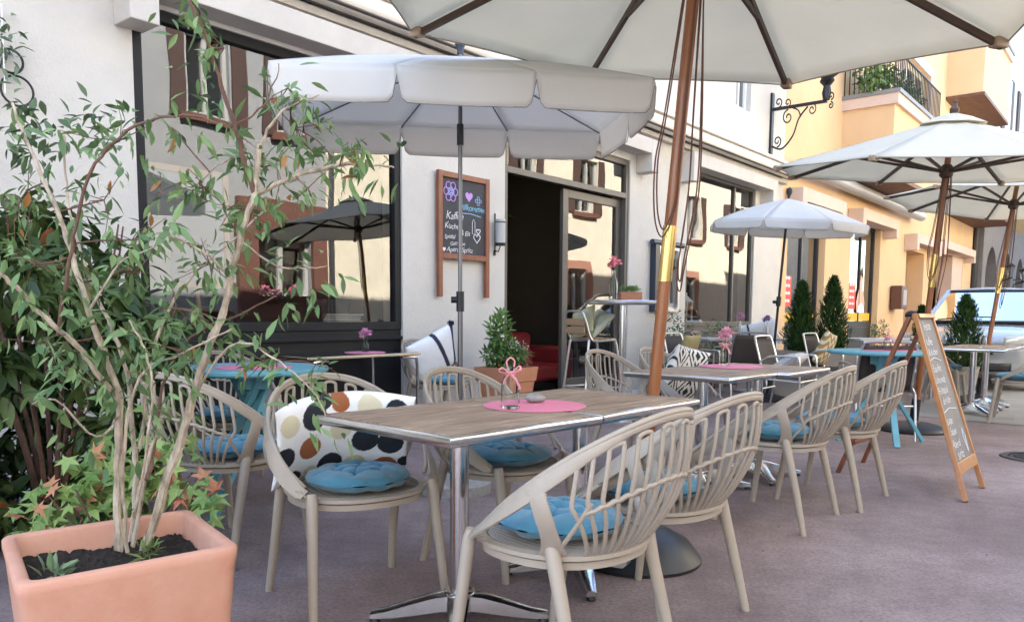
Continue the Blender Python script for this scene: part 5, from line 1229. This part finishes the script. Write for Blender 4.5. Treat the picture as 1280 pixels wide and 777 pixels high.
# ------------------------------------------------------------ car
def car():
    CX=Vector((6.55,11.35,0)); c=thing('parked_car','silver white car parked facing us behind the right tables','car',CX,face(-D.x,-D.y))
    PAINT=mat('silver_white_paint',(.32,.34,.36),.22,.25,coat=1.0); TY=mat('tyre_rubber',(.02,.02,.02),.85)
    # origin = ground under the nose centre; +y is forward so the body runs to -y
    secs=[(0,.60,.30,.62),(-.06,.76,.24,.74),(-.22,.86,.22,.84),(-.6,.90,.22,.93),(-1.15,.915,.22,.99),(-1.6,.925,.22,1.02),(-2.6,.93,.22,1.04),(-3.6,.92,.22,1.05),(-4.2,.88,.25,1.02),(-4.4,.80,.32,.95)]
    def body(b):
        vs=[];n=20
        for y,hw,z0,z1 in secs:
            for k in range(n):
                a=2*PI*k/n; ex=.42; x=hw*sup(math.cos(a),ex); z=(z0+z1)/2+(z1-z0)/2*sup(math.sin(a),ex); yy=y-.28*(abs(x)/.93)**2.5*(1 if y>-.7 else 0)
                vs.append((x,yy,z))
        m=len(secs); b.add(vs,[(i*n+k,(i+1)*n+k,(i+1)*n+(k+1)%n,i*n+(k+1)%n) for i in range(m-1) for k in range(n)]+[tuple(range(n)),tuple((m-1)*n+k for k in range(n))[::-1]])
    part(c,'body',PAINT,body,sub=1,ang=80)
    # cabin
    belt=[(-1.12,.72),(-1.3,.80),(-2.2,.84),(-3.2,.83),(-4.1,.74)]; roof=[(-1.92,.56),(-2.05,.60),(-2.5,.64),(-3.2,.62),(-3.75,.55)]
    def Bp(u,s):
        i=min(3,int(u*4)); f=u*4-i; y=belt[i][0]*(1-f)+belt[i+1][0]*f; x=belt[i][1]*(1-f)+belt[i+1][1]*f; return Vector((s*x,y,1.0))
    def Rp(u,s):
        i=min(3,int(u*4)); f=u*4-i; y=roof[i][0]*(1-f)+roof[i+1][0]*f; x=roof[i][1]*(1-f)+roof[i+1][1]*f; return Vector((s*x,y,1.50))
    part(c,'roof',PAINT,lambda b:b.grid(lambda u,v:(Rp(u,1).x*(2*v-1),Rp(u,1).y,1.50+.055*(1-(2*v-1)**2)*math.sin(PI*(.15+.7*u))),10,10),solid=.03,ang=80)
    def pil(b):
        for s in(-1,1):
            for u,w in((0,.06),(.42,.05),(.75,.07),(1,.08)): b.bar(Bp(u,s),Rp(u,s),w,.05,upv=(s,0,0))
            b.tube([Rp(u,s) for u in np.linspace(0,1,9)],.03,6); b.tube([Bp(u,s) for u in np.linspace(0,1,9)],.03,6)
    part(c,'pillars',PAINT,pil)
    part(c,'windscreen',CARGLASS,lambda b:b.grid(lambda u,v:lp(Bp(0,-1),Bp(0,1),u)*(1-v)+lp(Rp(0,-1),Rp(0,1),u)*v+Vector((0,.10*math.sin(PI*u)*(1-.5*v),.012*math.sin(PI*v))),12,6),ang=80)
    for s in(-1,1): part(c,'side_window',CARGLASS,lambda b:b.grid(lambda u,v:Bp(u,s)*(1-v)+Rp(u,s)*v+Vector((s*.015*math.sin(PI*v),0,0)),12,4),ang=80)
    part(c,'window_seal',BLACKP,lambda b:b.tube([lp(Bp(0,-1),Bp(0,1),u)+Vector((0,.12*math.sin(PI*u)+.01,.0)) for u in np.linspace(0,1,13)],.022,6))
    part(c,'wiper',BLACKP,lambda b:b.tube([(.55,-1.06,1.03),(.1,-1.0,1.08),(-.25,-1.04,1.07)],.01,5))
    part(c,'roof_edge',BLACKP,lambda b:b.tube([lp(Rp(0,-1),Rp(0,1),u)+Vector((0,.05*math.sin(PI*u)+.02,.0)) for u in np.linspace(0,1,13)],.014,6))
    part(c,'rear_window',CARGLASS,lambda b:b.grid(lambda u,v:lp(Bp(1,-1),Bp(1,1),u)*(1-v)+lp(Rp(1,-1),Rp(1,1),u)*v,6,4))
    part(c,'interior',BLACKP,lambda b:b.box((0,-2.6,.98),(1.45,2.6,.1)))
    for s in(-1,1):
        m_=part(c,'mirror',BLACKP,lambda b:b.grid(lambda u,v:(s*(1.03+.11*math.cos(2*PI*u)*math.sin(PI*v)),-1.52+.06*math.cos(PI*v),1.10+.075*math.sin(2*PI*u)*math.sin(PI*v)),16,10),ang=80)
        part(c,'headlight',mat('headlight_glass',(.6,.62,.6),.1,.3,coat=1),lambda b:b.grid(lambda u,v:(s*(.50+.36*u),-.05-.20*u**2+.02*math.sin(PI*v),.66+.13*v+.04*u),10,6),solid=.02,ang=80)
        for y in(-.85,-3.55):
            w_=part(c,'wheel',TY,lambda b:b.lathe([(.18,-.10),(.30,-.10),(.325,-.07),(.325,.07),(.30,.10),(.18,.10)],(s*.84,y,.325),32,M=Ry(PI/2)))
            part(w_,'rim',ALU,lambda b:(b.lathe([(0,.10*s),(.05,.105*s),(.17,.085*s),(.2,.10*s)],(s*.84,y,.325),5,M=Ry(PI/2)),b.lathe([(.19,.02*s),(.2,.1*s)],(s*.84,y,.325),32,M=Ry(PI/2))))
    part(c,'grille',BLACKP,lambda b:(b.grid(lambda u,v:(-.38+.76*u,.015-.06*(2*u-1)**2,.54+.14*v),10,3),b.grid(lambda u,v:(-.6+1.2*u,.01-.12*(2*u-1)**2,.30+.12*v),10,3)),solid=.02)
    part(c,'number_plate',WHITEC,lambda b:b.box((0,.035,.46),(.5,.015,.11)),bevel=.003)
car()
print('objects',len(bpy.data.objects))
